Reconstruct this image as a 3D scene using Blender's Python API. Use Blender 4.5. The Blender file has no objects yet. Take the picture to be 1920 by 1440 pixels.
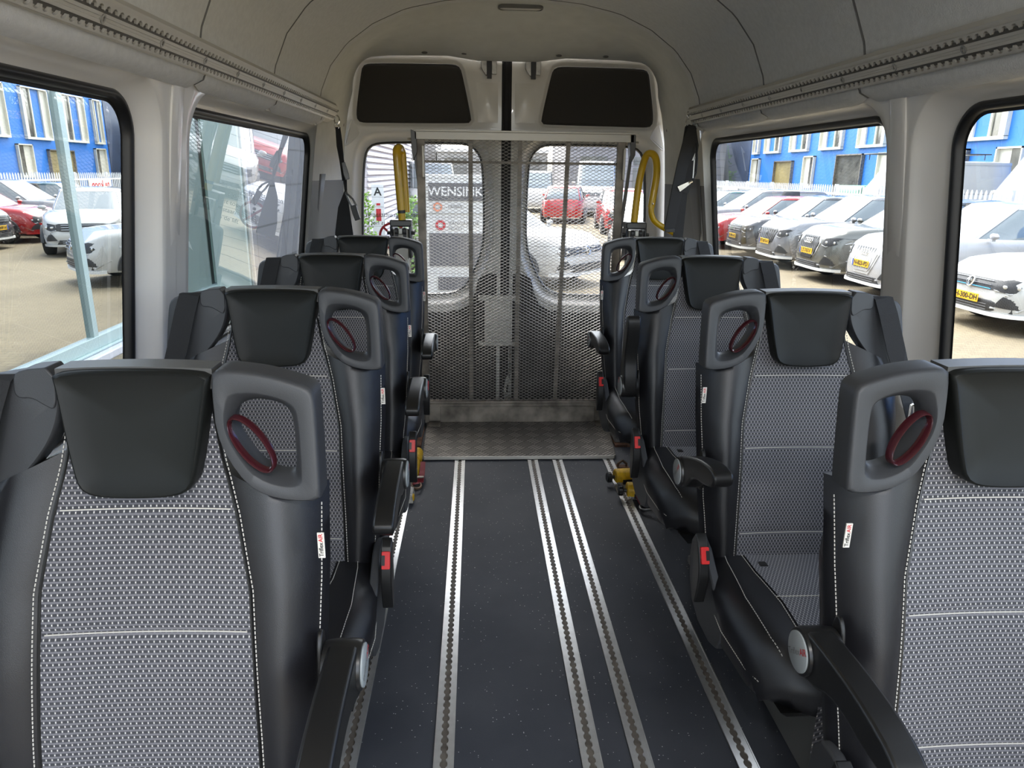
import bpy, bmesh, math, random
from mathutils import Vector, Matrix
random.seed(7)
PI = math.pi
S = bpy.context.scene
C = S.collection

# ------------------------------------------------------------------ camera
cam_d = bpy.data.cameras.new('camera'); cam = bpy.data.objects.new('camera', cam_d); C.objects.link(cam)
cam_d.sensor_width = 36; cam_d.sensor_fit = 'HORIZONTAL'; cam_d.lens = 36 * 1331 / 1920
cam_d.clip_start = .02; cam_d.clip_end = 400
TH, PSI, ROLL = math.radians(16.6087), math.radians(3.0318), .014
fw = Vector((math.sin(PSI) * math.cos(TH), math.cos(PSI) * math.cos(TH), -math.sin(TH)))
rt = Vector((math.cos(PSI), -math.sin(PSI), 0)); up = rt.cross(fw)
rt2 = rt * math.cos(ROLL) + up * math.sin(ROLL); up2 = -rt * math.sin(ROLL) + up * math.cos(ROLL)
cam.matrix_world = Matrix(((rt2.x, up2.x, -fw.x, 0), (rt2.y, up2.y, -fw.y, 0), (rt2.z, up2.z, -fw.z, 1.35), (0, 0, 0, 1)))
S.camera = cam

# ------------------------------------------------------------------ world, sun, exposure
W = bpy.data.worlds.new('sky'); S.world = W; W.use_nodes = True
wn = W.node_tree; wn.nodes.clear()
wo = wn.nodes.new('ShaderNodeOutputWorld'); wb = wn.nodes.new('ShaderNodeBackground')
sky = wn.nodes.new('ShaderNodeTexSky'); sky.sky_type = 'NISHITA'; sky.sun_disc = False
sky.sun_elevation = math.radians(52); sky.sun_rotation = math.radians(-25); sky.dust_density = 3.0; sky.air_density = 1.0; sky.ozone_density = 1.0
hs = wn.nodes.new('ShaderNodeHueSaturation'); hs.inputs['Saturation'].default_value = .45
wn.links.new(sky.outputs[0], hs.inputs['Color']); wn.links.new(hs.outputs[0], wb.inputs[0]); wn.links.new(wb.outputs[0], wo.inputs[0])
wb.inputs[1].default_value = .37
sun_d = bpy.data.lights.new('sun', 'SUN'); sun = bpy.data.objects.new('sun', sun_d); C.objects.link(sun)
sun_d.energy = 1.0; sun_d.angle = math.radians(.6); sun_d.color = (1, .95, .86)
sdir = Vector((-.25, -.10, .95))
sun.rotation_euler = sdir.to_track_quat('Z', 'Y').to_euler(); sun.location = (0, 0, 30)
S.view_settings.view_transform = 'Standard'; S.view_settings.look = 'None'
S.view_settings.gamma = 1; S.view_settings.use_curve_mapping = False
S.view_settings.exposure = 2.0
try:
    S.cycles.use_denoising = True
    S.cycles.max_bounces = 10; S.cycles.diffuse_bounces = 5; S.cycles.transparent_max_bounces = 16
    S.cycles.sample_clamp_indirect = 8
    S.cycles.caustics_reflective = False; S.cycles.caustics_refractive = False
except Exception: pass

# ------------------------------------------------------------------ materials
def _m(name):
    m = bpy.data.materials.new(name); m.use_nodes = True
    n = m.node_tree; b = n.nodes['Principled BSDF']; return m, n, b
def srgb(r, g, b):
    f = lambda c: (c / 255 / 12.92) if c / 255 <= .04045 else ((c / 255 + .055) / 1.055) ** 2.4
    return (f(r), f(g), f(b), 1)
def mat(name, col, rough=.5, metal=0, bump=0, scale=200, var=0, vscale=8, coat=0, spec=.5, emis=0):
    m, n, b = _m(name)
    if len(col) == 3: col = tuple(col) + (1,)
    b.inputs['Base Color'].default_value = col; b.inputs['Roughness'].default_value = rough
    b.inputs['Metallic'].default_value = metal; b.inputs['Coat Weight'].default_value = coat
    b.inputs['Specular IOR Level'].default_value = spec
    tc = n.nodes.new('ShaderNodeTexCoord')
    if emis:
        b.inputs['Emission Color'].default_value = col; b.inputs['Emission Strength'].default_value = emis
    if bump:
        t = n.nodes.new('ShaderNodeTexNoise'); t.inputs['Scale'].default_value = scale; t.inputs['Detail'].default_value = 3
        n.links.new(tc.outputs['Object'], t.inputs['Vector'])
        bp = n.nodes.new('ShaderNodeBump'); bp.inputs['Strength'].default_value = bump; bp.inputs['Distance'].default_value = .002
        n.links.new(t.outputs[0], bp.inputs['Height']); n.links.new(bp.outputs[0], b.inputs['Normal'])
    if var:
        t = n.nodes.new('ShaderNodeTexNoise'); t.inputs['Scale'].default_value = vscale; t.inputs['Detail'].default_value = 6
        n.links.new(tc.outputs['Object'], t.inputs['Vector'])
        r = n.nodes.new('ShaderNodeValToRGB')
        lo = [max(0, c * (1 - var)) for c in col[:3]] + [1]; hi = [min(1, c * (1 + var)) for c in col[:3]] + [1]
        r.color_ramp.elements[0].position = .3; r.color_ramp.elements[1].position = .7
        r.color_ramp.elements[0].color = lo; r.color_ramp.elements[1].color = hi
        n.links.new(t.outputs[0], r.inputs[0]); n.links.new(r.outputs[0], b.inputs['Base Color'])
    return m
def math_node(n, op, a, b=None, c=None):
    k = n.nodes.new('ShaderNodeMath'); k.operation = op
    for i, v in enumerate((a, b, c)):
        if v is None: continue
        if isinstance(v, (int, float)): k.inputs[i].default_value = v
        else: n.links.new(v, k.inputs[i])
    return k.outputs[0]
def glass_mat(name, tint=(.93, .95, .94), refl=1.0, dirt=0.0):
    m = bpy.data.materials.new(name); m.use_nodes = True; n = m.node_tree; n.nodes.clear()
    o = n.nodes.new('ShaderNodeOutputMaterial'); t = n.nodes.new('ShaderNodeBsdfTransparent'); g = n.nodes.new('ShaderNodeBsdfGlossy')
    t.inputs[0].default_value = tuple(tint) + (1,); g.inputs['Roughness'].default_value = 0; g.inputs[0].default_value = (1, 1, 1, 1)
    ge = n.nodes.new('ShaderNodeNewGeometry'); dp = n.nodes.new('ShaderNodeVectorMath'); dp.operation = 'DOT_PRODUCT'
    n.links.new(ge.outputs['Incoming'], dp.inputs[0]); n.links.new(ge.outputs['Normal'], dp.inputs[1])
    one = math_node(n, 'SUBTRACT', 1, math_node(n, 'ABSOLUTE', dp.outputs['Value']))
    v = math_node(n, 'MINIMUM', math_node(n, 'MULTIPLY', math_node(n, 'ADD', math_node(n, 'MULTIPLY', math_node(n, 'POWER', one, 5), .96), .04), 1.8 * refl), .92)
    x = n.nodes.new('ShaderNodeMixShader'); n.links.new(v, x.inputs[0]); n.links.new(t.outputs[0], x.inputs[1]); n.links.new(g.outputs[0], x.inputs[2])
    n.links.new(x.outputs[0], o.inputs[0]); return m
def fabric_mat():
    m, n, b = _m('woven_fabric')
    uv = n.nodes.new('ShaderNodeUVMap'); uv.uv_map = 'UVMap'
    sp = n.nodes.new('ShaderNodeSeparateXYZ'); n.links.new(uv.outputs[0], sp.inputs[0])
    U_, V_ = sp.outputs[0], sp.outputs[1]
    px, pz = .0078, .0066
    row = math_node(n, 'DIVIDE', V_, pz); rowi = math_node(n, 'FLOOR', row); par = math_node(n, 'MULTIPLY', math_node(n, 'MODULO', math_node(n, 'ADD', rowi, 1000), 2), .5)
    cu = math_node(n, 'FRACT', math_node(n, 'ADD', math_node(n, 'DIVIDE', U_, px), par)); cv = math_node(n, 'FRACT', row)
    du = math_node(n, 'ABSOLUTE', math_node(n, 'SUBTRACT', cu, .5)); dv = math_node(n, 'ABSOLUTE', math_node(n, 'SUBTRACT', cv, .5))
    # pale dot at the cell border, dark dash in the cell middle
    dash = math_node(n, 'MULTIPLY', math_node(n, 'LESS_THAN', du, .35), math_node(n, 'LESS_THAN', dv, .31))
    dot = math_node(n, 'MULTIPLY', math_node(n, 'GREATER_THAN', du, .415), math_node(n, 'LESS_THAN', dv, .15))
    th = n.nodes.new('ShaderNodeTexNoise'); th.inputs['Scale'].default_value = 900; n.links.new(uv.outputs[0], th.inputs['Vector'])
    c1 = n.nodes.new('ShaderNodeMix'); c1.data_type = 'RGBA'
    c1.inputs[6].default_value = srgb(112, 112, 118); c1.inputs[7].default_value = srgb(56, 57, 62); n.links.new(dash, c1.inputs[0])
    c2 = n.nodes.new('ShaderNodeMix'); c2.data_type = 'RGBA'; c2.inputs[7].default_value = srgb(222, 220, 212)
    n.links.new(dot, c2.inputs[0]); n.links.new(c1.outputs[2], c2.inputs[6])
    n.links.new(c2.outputs[2], b.inputs['Base Color'])
    b.inputs['Roughness'].default_value = .85; b.inputs['Sheen Weight'].default_value = .25
    h = math_node(n, 'ADD', math_node(n, 'MULTIPLY', dot, 1), math_node(n, 'MULTIPLY', th.outputs[0], .5))
    bp = n.nodes.new('ShaderNodeBump'); bp.inputs['Strength'].default_value = .35; bp.inputs['Distance'].default_value = .001
    n.links.new(h, bp.inputs['Height']); n.links.new(bp.outputs[0], b.inputs['Normal'])
    return m
def brick_mat(name, c1, c2, mortar, sx, sy, ms=.02, rough=.8, off=.5, bump=.3, axes='XY', var=True):
    m, n, b = _m(name); tc = n.nodes.new('ShaderNodeTexCoord'); sp = n.nodes.new('ShaderNodeSeparateXYZ'); n.links.new(tc.outputs['Object'], sp.inputs[0])
    cb = n.nodes.new('ShaderNodeCombineXYZ'); n.links.new(sp.outputs['XYZ'.index(axes[0])], cb.inputs[0]); n.links.new(sp.outputs['XYZ'.index(axes[1])], cb.inputs[1])
    t = n.nodes.new('ShaderNodeTexBrick'); n.links.new(cb.outputs[0], t.inputs['Vector'])
    t.inputs['Scale'].default_value = 1; t.inputs['Brick Width'].default_value = sx; t.inputs['Row Height'].default_value = sy; t.inputs['Mortar Size'].default_value = ms
    t.offset = off
    for i, c in zip(('Color1', 'Color2', 'Mortar'), (c1, c2, mortar)): t.inputs[i].default_value = c
    nz = n.nodes.new('ShaderNodeTexNoise'); nz.inputs['Scale'].default_value = .8; nz.inputs['Detail'].default_value = 8; n.links.new(tc.outputs['Object'], nz.inputs['Vector'])
    mx = n.nodes.new('ShaderNodeMix'); mx.data_type = 'RGBA'; mx.blend_type = 'MULTIPLY'; mx.inputs[0].default_value = .45 if var else .1
    n.links.new(t.outputs['Color'], mx.inputs[6]); n.links.new(nz.outputs[0], mx.inputs[7])
    g = n.nodes.new('ShaderNodeBrightContrast'); g.inputs['Bright'].default_value = 0.0; n.links.new(mx.outputs[2], g.inputs[0])
    n.links.new(g.outputs[0], b.inputs['Base Color']); b.inputs['Roughness'].default_value = rough
    bp = n.nodes.new('ShaderNodeBump'); bp.inputs['Strength'].default_value = bump; bp.inputs['Distance'].default_value = .01; bp.invert = True
    n.links.new(t.outputs['Fac'], bp.inputs['Height']); n.links.new(bp.outputs[0], b.inputs['Normal'])
    return m

M = dict(
    leather=mat('black_leather', (.010, .010, .012), .38, bump=.16, scale=1000, spec=.55),
    fabric=fabric_mat(),
    plastic=mat('charcoal_plastic', (.040, .042, .046), .48, bump=.12, scale=900),
    plastic_dk=mat('black_plastic', (.010, .010, .010), .34),
    headrest=mat('headrest_skin', (.010, .011, .010), .45, bump=.05, scale=60, spec=.2),
    ledge=mat('headrest_ledge', (.09, .09, .088), .45),
    ring=mat('maroon_plastic', (.048, .008, .012), .25, coat=.4),
    red=mat('red_plastic', (.62, .02, .02), .35),
    belt=mat('belt_webbing', (.008, .008, .009), .75, bump=.3, scale=700),
    redstrap=mat('red_webbing', (.20, .012, .02), .7, bump=.3, scale=700),
    thread=mat('pale_thread', (.62, .60, .55), .8),
    tag=mat('tag_cloth', (.75, .72, .66), .8),
    brownink=mat('brown_ink', (.10, .08, .06), .6),
    black=mat('black_ink', (.015, .015, .015), .6),
    redink=mat('red_ink', (.55, .03, .04), .6),
    capgrey=mat('cap_grey', (.32, .35, .36), .4),
    chrome=mat('chrome', (.75, .75, .73), .14, metal=1),
    meshsteel=mat('mesh_steel', (.20, .19, .175), .5, metal=.6, var=.25, vscale=10),
    steel=mat('dull_steel', (.42, .41, .38), .42, metal=1, var=.25, vscale=30),
    ruststeel=mat('stained_steel', (.22, .195, .165), .5, metal=.7, var=.5, vscale=12),
    darksteel=mat('dark_steel', (.09, .09, .09), .4, metal=.8),
    alu=mat('aluminium', (.66, .66, .65), .33, metal=.75, var=.08, vscale=40),
    alu_dull=mat('aluminium_dull', (.56, .54, .49), .42, metal=.3),
    groove=mat('dirty_groove', (.115, .098, .080), .62, var=.45, vscale=25),
    groovedk=mat('track_groove', (.10, .093, .082), .5),
    paint=mat('white_van_paint', (.80, .78, .74), .25, coat=.3, var=.03, vscale=3),
    headliner=mat('headliner', (.70, .705, .70), .95, bump=.5, scale=260, var=.05, vscale=60),
    headliner_mould=mat('headliner_mould', (.66, .665, .635), .85, bump=.2, scale=300, var=.05, vscale=14),
    trimgrey=mat('trim_grey', (.15, .15, .145), .6, bump=.2, scale=500),
    doortrim=mat('door_trim', (.030, .029, .028), .75, bump=.2, scale=300),
    board=mat('dark_board', (.032, .029, .025), .8),
    rubber=mat('rubber_seal', (.009, .009, .010), .38),
    yellow=mat('yellow_enamel', (.68, .42, .008), .28, coat=.4),
    yellowcast=mat('yellow_cast', (.60, .36, .01), .4, bump=.4, scale=120, var=.2, vscale=60),
    paper=mat('paper', (.8, .8, .8), .7),
    white=mat('white_plastic', (.72, .72, .70), .4),
    tyre=mat('tyre', (.014, .014, .015), .8),
    hub=mat('hub', (.45, .45, .46), .3, metal=.8),
    carglass=mat('car_glass', (.16, .19, .20), .05, spec=1.0, coat=1),
    plate=mat('plate_yellow', (.80, .47, .02), .5),
    plateblue=mat('plate_blue', (.03, .08, .40), .5),
    carblack=mat('car_black_trim', (.035, .035, .037), .45),
    lamp=mat('headlamp', (.62, .63, .62), .12, metal=.5, coat=1),
)
glassV = glass_mat('window_glass', (.66, .69, .685), .75)
glassR = glass_mat('rear_glass', (.74, .755, .75), .6)

def floor_mat():
    m, n, b = _m('floor_vinyl'); tc = n.nodes.new('ShaderNodeTexCoord')
    b.inputs['Specular IOR Level'].default_value = .3; b.inputs['Roughness'].default_value = .6
    v = n.nodes.new('ShaderNodeTexVoronoi'); v.inputs['Scale'].default_value = 210; n.links.new(tc.outputs['Object'], v.inputs['Vector'])
    sp = n.nodes.new('ShaderNodeSeparateColor'); n.links.new(v.outputs['Color'], sp.inputs[0])
    k = math_node(n, 'MULTIPLY', math_node(n, 'GREATER_THAN', sp.outputs[0], .975), math_node(n, 'LESS_THAN', v.outputs['Distance'], .28))
    nz = n.nodes.new('ShaderNodeTexNoise'); nz.inputs['Scale'].default_value = 3; nz.inputs['Detail'].default_value = 8; n.links.new(tc.outputs['Object'], nz.inputs['Vector'])
    r = n.nodes.new('ShaderNodeValToRGB'); r.color_ramp.elements[0].color = (.041, .046, .058, 1); r.color_ramp.elements[1].color = (.060, .065, .078, 1)
    r.color_ramp.elements[0].position = .35; r.color_ramp.elements[1].position = .65; n.links.new(nz.outputs[0], r.inputs[0])
    mx = n.nodes.new('ShaderNodeMix'); mx.data_type = 'RGBA'; mx.inputs[7].default_value = (.5, .5, .5, 1)
    n.links.new(k, mx.inputs[0]); n.links.new(r.outputs[0], mx.inputs[6]); n.links.new(mx.outputs[2], b.inputs['Base Color'])
    t = n.nodes.new('ShaderNodeTexNoise'); t.inputs['Scale'].default_value = 350; n.links.new(tc.outputs['Object'], t.inputs['Vector'])
    bp = n.nodes.new('ShaderNodeBump'); bp.inputs['Strength'].default_value = .22; bp.inputs['Distance'].default_value = .002
    n.links.new(t.outputs[0], bp.inputs['Height']); n.links.new(bp.outputs[0], b.inputs['Normal'])
    return m
M['floor'] = floor_mat()

# ------------------------------------------------------------------ mesh helpers
class B:
    def __init__(s): s.v = []; s.f = []; s.m = []
    def add(s, V, F, mi=0):
        o = len(s.v); s.v += [tuple(p) for p in V]; s.f += [tuple(i + o for i in f) for f in F]; s.m += [mi] * len(F); return s
    def box(s, x0, x1, y0, y1, z0, z1, mi=0):
        V = [(x, y, z) for x in (x0, x1) for y in (y0, y1) for z in (z0, z1)]
        return s.add(V, [(0, 1, 3, 2), (4, 6, 7, 5), (0, 4, 5, 1), (2, 3, 7, 6), (0, 2, 6, 4), (1, 5, 7, 3)], mi)
    def tube(s, pts, r, n=10, mi=0, closed=False):
        pts = [Vector(p) for p in pts]; k = len(pts); rr = r if isinstance(r, (list, tuple)) else [r] * k
        V = []; F = []; prev = None
        for i, p in enumerate(pts):
            a = pts[(i - 1) % k] if (closed or i > 0) else p; b = pts[(i + 1) % k] if (closed or i < k - 1) else p
            t = (b - a).normalized()
            if prev is None:
                u = t.orthogonal().normalized()
            else:
                u = (prev - t * prev.dot(t)); u = u.normalized() if u.length > 1e-6 else t.orthogonal().normalized()
            prev = u; w = t.cross(u)
            for j in range(n):
                an = 2 * PI * j / n; V.append(p + (u * math.cos(an) + w * math.sin(an)) * rr[i])
        for i in range(k if closed else k - 1):
            for j in range(n):
                a = i * n + j; b = i * n + (j + 1) % n; c = ((i + 1) % k) * n + (j + 1) % n; d = ((i + 1) % k) * n + j
                F.append((a, b, c, d))
        if not closed: F += [tuple(range(n))[::-1], tuple((k - 1) * n + j for j in range(n))]
        return s.add(V, F, mi)
    def strip(s, pts, w, th, wdir, mi=0):
        """flat webbing along pts; w = width along wdir"""
        pts = [Vector(p) for p in pts]; V = []; F = []
        ws = w if isinstance(w, (list, tuple)) else [w] * len(pts)
        for i, p in enumerate(pts):
            a = pts[max(i - 1, 0)]; b = pts[min(i + 1, len(pts) - 1)]; t = (b - a).normalized()
            d = (wdir[i] if isinstance(wdir, list) else wdir); d = Vector(d); d = (d - t * d.dot(t)).normalized(); nn = t.cross(d)
            for su, sv in ((-1, -1), (1, -1), (1, 1), (-1, 1)): V.append(p + d * su * ws[i] / 2 + nn * sv * th / 2)
        for i in range(len(pts) - 1):
            for j in range(4): F.append((i * 4 + j, i * 4 + (j + 1) % 4, i * 4 + 4 + (j + 1) % 4, i * 4 + 4 + j))
        k = (len(pts) - 1) * 4; F += [(3, 2, 1, 0), (k, k + 1, k + 2, k + 3)]
        return s.add(V, F, mi)
    def prism(s, poly, fn, a, b, mi=0):
        """extrude the 2D polygon between fn(p,a) and fn(p,b)"""
        n = len(poly); V = [fn(p[0], p[1], a) for p in poly] + [fn(p[0], p[1], b) for p in poly]
        F = [tuple(range(n))[::-1], tuple(range(n, 2 * n))] + [(i, (i + 1) % n, n + (i + 1) % n, n + i) for i in range(n)]
        return s.add(V, F, mi)
    def loops(s, L, mi=0, cap0=False, cap1=False, closed=False):
        n = len(L[0]); V = [p for l in L for p in l]; F = []
        for i in range(len(L) if closed else len(L) - 1):
            o = i * n; q = ((i + 1) % len(L)) * n
            F += [(o + j, o + (j + 1) % n, q + (j + 1) % n, q + j) for j in range(n)]
        if cap0: F.append(tuple(range(n))[::-1])
        if cap1: F.append(tuple((len(L) - 1) * n + j for j in range(n)))
        return s.add(V, F, mi)
    def grid(s, fn, nu, nv, mi=0):
        V = [fn(i / nu, j / nv) for i in range(nu + 1) for j in range(nv + 1)]
        F = [(i * (nv + 1) + j, (i + 1) * (nv + 1) + j, (i + 1) * (nv + 1) + j + 1, i * (nv + 1) + j + 1) for i in range(nu) for j in range(nv)]
        return s.add(V, F, mi)
    def slab(s, ff, fb, nu, nv, mi=0):
        """closed solid between two grids"""
        A = [ff(i / nu, j / nv) for i in range(nu + 1) for j in range(nv + 1)]; Bk = [fb(i / nu, j / nv) for i in range(nu + 1) for j in range(nv + 1)]
        o = len(A); q = lambda i, j: i * (nv + 1) + j
        F = [(q(i, j), q(i + 1, j), q(i + 1, j + 1), q(i, j + 1)) for i in range(nu) for j in range(nv)]
        F += [tuple(o + k for k in f[::-1]) for f in list(F)]
        per = [(i, 0) for i in range(nu)] + [(nu, j) for j in range(nv)] + [(i, nv) for i in range(nu, 0, -1)] + [(0, j) for j in range(nv, 0, -1)]
        for k in range(len(per)):
            a = q(*per[k]); b = q(*per[(k + 1) % len(per)]); F.append((a, b, o + b, o + a))
        return s.add(A + Bk, F, mi)
    def sphere(s, c, r, n=12, sc=(1, 1, 1), mi=0):
        L = []
        for i in range(1, n // 2):
            a = PI * i / (n // 2); L.append([(c[0] + r * sc[0] * math.sin(a) * math.cos(2 * PI * j / n), c[1] + r * sc[1] * math.sin(a) * math.sin(2 * PI * j / n), c[2] + r * sc[2] * math.cos(a)) for j in range(n)])
        return s.loops(L, mi, True, True)
    def xf(s, fn): s.v = [tuple(fn(*p)) for p in s.v]; return s
    def build(s, name, mats, parent=None, bevel=0, seg=2, angle=35, recalc=True, uv=None, solid=0, subsurf=0, smooth=True, loc=None):
        if not isinstance(mats, (list, tuple)): mats = [mats]
        me = bpy.data.meshes.new(name); me.from_pydata(s.v, [], s.f); me.update()
        for x in mats: me.materials.append(x)
        for p, i in zip(me.polygons, s.m): p.material_index = min(i, len(mats) - 1)
        if recalc:
            b = bmesh.new(); b.from_mesh(me); bmesh.ops.recalc_face_normals(b, faces=b.faces); b.to_mesh(me); b.free()
        if smooth:
            for p in me.polygons: p.use_smooth = True
            me.set_sharp_from_angle(angle=math.radians(angle))
        if uv:
            l = me.uv_layers.new(name='UVMap')
            for lp in me.loops: l.data[lp.index].uv = uv(me.vertices[lp.vertex_index].co)
        o = bpy.data.objects.new(name, me); C.objects.link(o)
        if loc is not None: o.location = loc
        if parent: o.parent = parent
        if solid:
            k = o.modifiers.new('s', 'SOLIDIFY'); k.thickness = solid; k.offset = 0
        if bevel:
            k = o.modifiers.new('b', 'BEVEL'); k.width = bevel; k.segments = seg; k.limit_method = 'ANGLE'; k.angle_limit = math.radians(40)
        if subsurf:
            k = o.modifiers.new('u', 'SUBSURF'); k.levels = subsurf; k.render_levels = subsurf
        return o
def thing(name, label, cat, loc=(0, 0, 0), rz=0, group=None):
    o = bpy.data.objects.new(name, None); C.objects.link(o); o.location = loc; o.rotation_euler = (0, 0, rz); o.empty_display_size = .1
    o['label'] = label; o['category'] = cat
    if group: o['group'] = group
    return o
def tag(o, label, cat, group=None, kind=None):
    o['label'] = label; o['category'] = cat
    if group: o['group'] = group
    if kind: o['kind'] = kind
    return o
def struct(o, label=None):
    o['kind'] = 'structure'
    if label: o['label'] = label
    return o
def copy_tree(o, parent=None):
    c = o.copy(); C.objects.link(c)
    if parent: c.parent = parent
    for ch in list(o.children):
        copy_tree(ch, c)
    return c
def text_geo(txt, size, fn, align='CENTER', bold=False, ext=0):
    """flat lettering; fn(x,y) -> 3D point"""
    cu = bpy.data.curves.new('t', 'FONT'); cu.body = txt; cu.size = size; cu.align_x = align; cu.align_y = 'CENTER'; cu.resolution_u = 3
    if bold: cu.offset = size * .02
    ob = bpy.data.objects.new('t', cu); me = bpy.data.meshes.new_from_object(ob)
    V = [fn(v.co.x, v.co.y) for v in me.vertices]; F = [tuple(p.vertices) for p in me.polygons]
    bpy.data.objects.remove(ob); bpy.data.meshes.remove(me); bpy.data.curves.remove(cu)
    return V, F
def rrect(x0, x1, y0, y1, r, n=10):
    """rounded rectangle, 4n points, counter-clockwise from the right-bottom corner"""
    r4 = r if isinstance(r, (list, tuple)) else [r] * 4; P = []
    for k, (cx, cy, a0) in enumerate(((x1, y0, -90), (x1, y1, 0), (x0, y1, 90), (x0, y0, 180))):
        rr = r4[k]; ox = cx - rr if k in (0, 1) else cx + rr; oy = cy + rr if k in (0, 3) else cy - rr
        for i in range(n):
            a = math.radians(a0 + 90 * i / (n - 1)); P.append((ox + rr * math.cos(a), oy + rr * math.sin(a)))
    return P
def smooth_poly(P, it=2):
    for _ in range(it):
        Q = []
        for i in range(len(P)):
            a, b = P[i], P[(i + 1) % len(P)]
            Q += [(a[0] * .75 + b[0] * .25, a[1] * .75 + b[1] * .25), (a[0] * .25 + b[0] * .75, a[1] * .25 + b[1] * .75)]
        P = Q
    return P
def resample(P, n, start=None):
    L = [0]
    for i in range(len(P)): L.append(L[-1] + math.dist(P[i], P[(i + 1) % len(P)]))
    out = []; k = 0
    for j in range(n):
        t = L[-1] * j / n
        while L[k + 1] < t: k += 1
        a, b = P[k], P[(k + 1) % len(P)]; f = (t - L[k]) / max(1e-9, L[k + 1] - L[k])
        out.append(tuple(a[q] + (b[q] - a[q]) * f for q in range(len(a))))
    return out
def lerp(a, b, t): return a + (b - a) * t
def interp(x, T):
    if x <= T[0][0]: return T[0][1]
    for (a, va), (b, vb) in zip(T, T[1:]):
        if x <= b: return va + (vb - va) * (x - a) / (b - a)
    return T[-1][1]
def cell_to(P, x0, x1, y0, y1):
    """project a loop onto the surrounding rectangle, corners included"""
    cx = sum(p[0] for p in P) / len(P); cy = sum(p[1] for p in P) / len(P); out = []
    for p in P:
        dx, dy = p[0] - cx, p[1] - cy
        t = min(((x1 if dx > 0 else x0) - cx) / dx if abs(dx) > 1e-9 else 1e9, ((y1 if dy > 0 else y0) - cy) / dy if abs(dy) > 1e-9 else 1e9)
        out.append([cx + dx * t, cy + dy * t])
    for c in ((x0, y0), (x0, y1), (x1, y0), (x1, y1)):
        i = min(range(len(out)), key=lambda k: math.dist(out[k], c)); out[i] = list(c)
    return [tuple(o) for o in out]

# ================================================================== THE VAN SHELL
XC = .163                                   # van centre line
def half(z):                                # half width of the cabin at height z (tumblehome)
    return interp(z, [(0, .93), (.6, .972), (.93, .963), (1.47, .886), (1.60, .862), (1.68, .845), (1.78, .80), (1.87, .725), (1.95, .61), (2.01, .47), (2.045, .30), (2.06, .12), (2.062, 0)])
YF, YR = -.95, 3.42                          # front end of the modelled cabin, start of the rear arch

# floor
b = B(); b.box(XC - .93, XC + .93, YF, 4.06, -.03, 0); struct(b.build('floor', M['floor']))
b = B(); b.box(XC - 1.02, XC + 1.02, YF, 4.10, -.30, -.032); struct(b.build('trim_1', M['carblack']))

# side walls with a hole, a moulded surround and a recessed pane for each window
def side_wall(sd, cells, name):
    P3 = lambda y, z, out=0: (XC + sd * (half(z) + out), y, z)
    w = B()
    for (c0, c1, lip, gl) in cells:
        A = rrect(*lip, LR, 12); G = rrect(*gl, GR, 12)
        mixl = lambda t: [(lerp(p[0], q[0], t), lerp(p[1], q[1], t)) for p, q in zip(A, G)]
        cell = cell_to(A, c0, c1, .0, 1.60)
        L = [[P3(p[0], p[1]) for p in cell]]
        for k in (.35, .7): L.append([P3(lerp(p[0], q[0], k), lerp(p[1], q[1], k)) for p, q in zip(cell, A)])
        for t, out in ((-.04, 0), (0, .002), (.06, .009), (.16, .019), (.32, .030), (.50, .038), (.70, .043), (.86, .045), (1.0, .062)):
            L.append([P3(p[0], p[1], out) for p in mixl(t)])
        w.loops(L)
    return struct(w.build(name, M['paint'], angle=60))
LR = [.06, .13, .13, .06]; GR = [.05, .085, .085, .05]
def pane(sd, g0, g1, zb, zt, name):
    P3 = lambda y, z, out=0: (XC + sd * (half(z) + out), y, z)
    off = lambda d: rrect(g0 - d, g1 + d, zb - d, zt + d, [max(.01, r + d) for r in GR], 12)
    g = B()
    g.grid(lambda u, v: P3(lerp(g0 - .02, g1 + .02, u), lerp(zb - .02, zt + .02, v), .060), 1, 8); o = struct(g.build(name, glassV, recalc=False))
    s = B(); s.loops([[P3(p[0], p[1], out) for p in off(d)] for d, out in ((.016, .058), (.015, .042), (.010, .037), (.003, .037), (-.003, .043), (-.004, .059))]); s.build('rubber_seal', M['rubber'], o, angle=60)
    s = B(); s.loops([[P3(p[0], p[1], .0585) for p in off(d)] for d in (-.003, -.010)]); s.build('frit_band', M['black'], o, recalc=False)
    return o
side_wall(-1, [(YF, 1.87, (-.55, 1.79, .76, 1.540), (-.45, 1.722, .82, 1.492)), (1.87, YR + .16, (1.955, 3.545, .76, 1.540), (2.00, 3.495, .82, 1.492))], 'wall_left')
side_wall(1, [(YF, 1.825, (-.55, 1.765, .76, 1.540), (-.45, 1.660, .82, 1.495)), (1.825, YR + .08, (1.875, 3.475, .76, 1.540), (1.925, 3.420, .82, 1.495))], 'wall_right')
pane(-1, -.45, 1.722, .82, 1.492, 'window_1')
pane(-1, 2.00, 3.495, .82, 1.492, 'window_2')
pane(1, 1.925, 3.420, .82, 1.495, 'window_3')
pane(1, -.45, 1.660, .82, 1.495, 'window_4')
# flat cover strips on the pillars between the side windows
for sd, yc, nm in ((-1, 1.865, 'trim_2'), (1, 1.822, 'trim_3')):
    t = B(); L = []
    for i in range(20):
        z = .02 + (1.575 - .02) * i / 19; x = half(z)
        L.append([(XC + sd * (x + .01), yc - .036, z), (XC + sd * (x - .004), yc - .034, z), (XC + sd * (x - .006), yc - .028, z), (XC + sd * (x - .006), yc + .026, z), (XC + sd * (x - .004), yc + .032, z), (XC + sd * (x + .01), yc + .034, z)])
    t.loops(L, cap0=True, cap1=True); struct(t.build(nm, M['paint'], angle=50))

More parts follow.
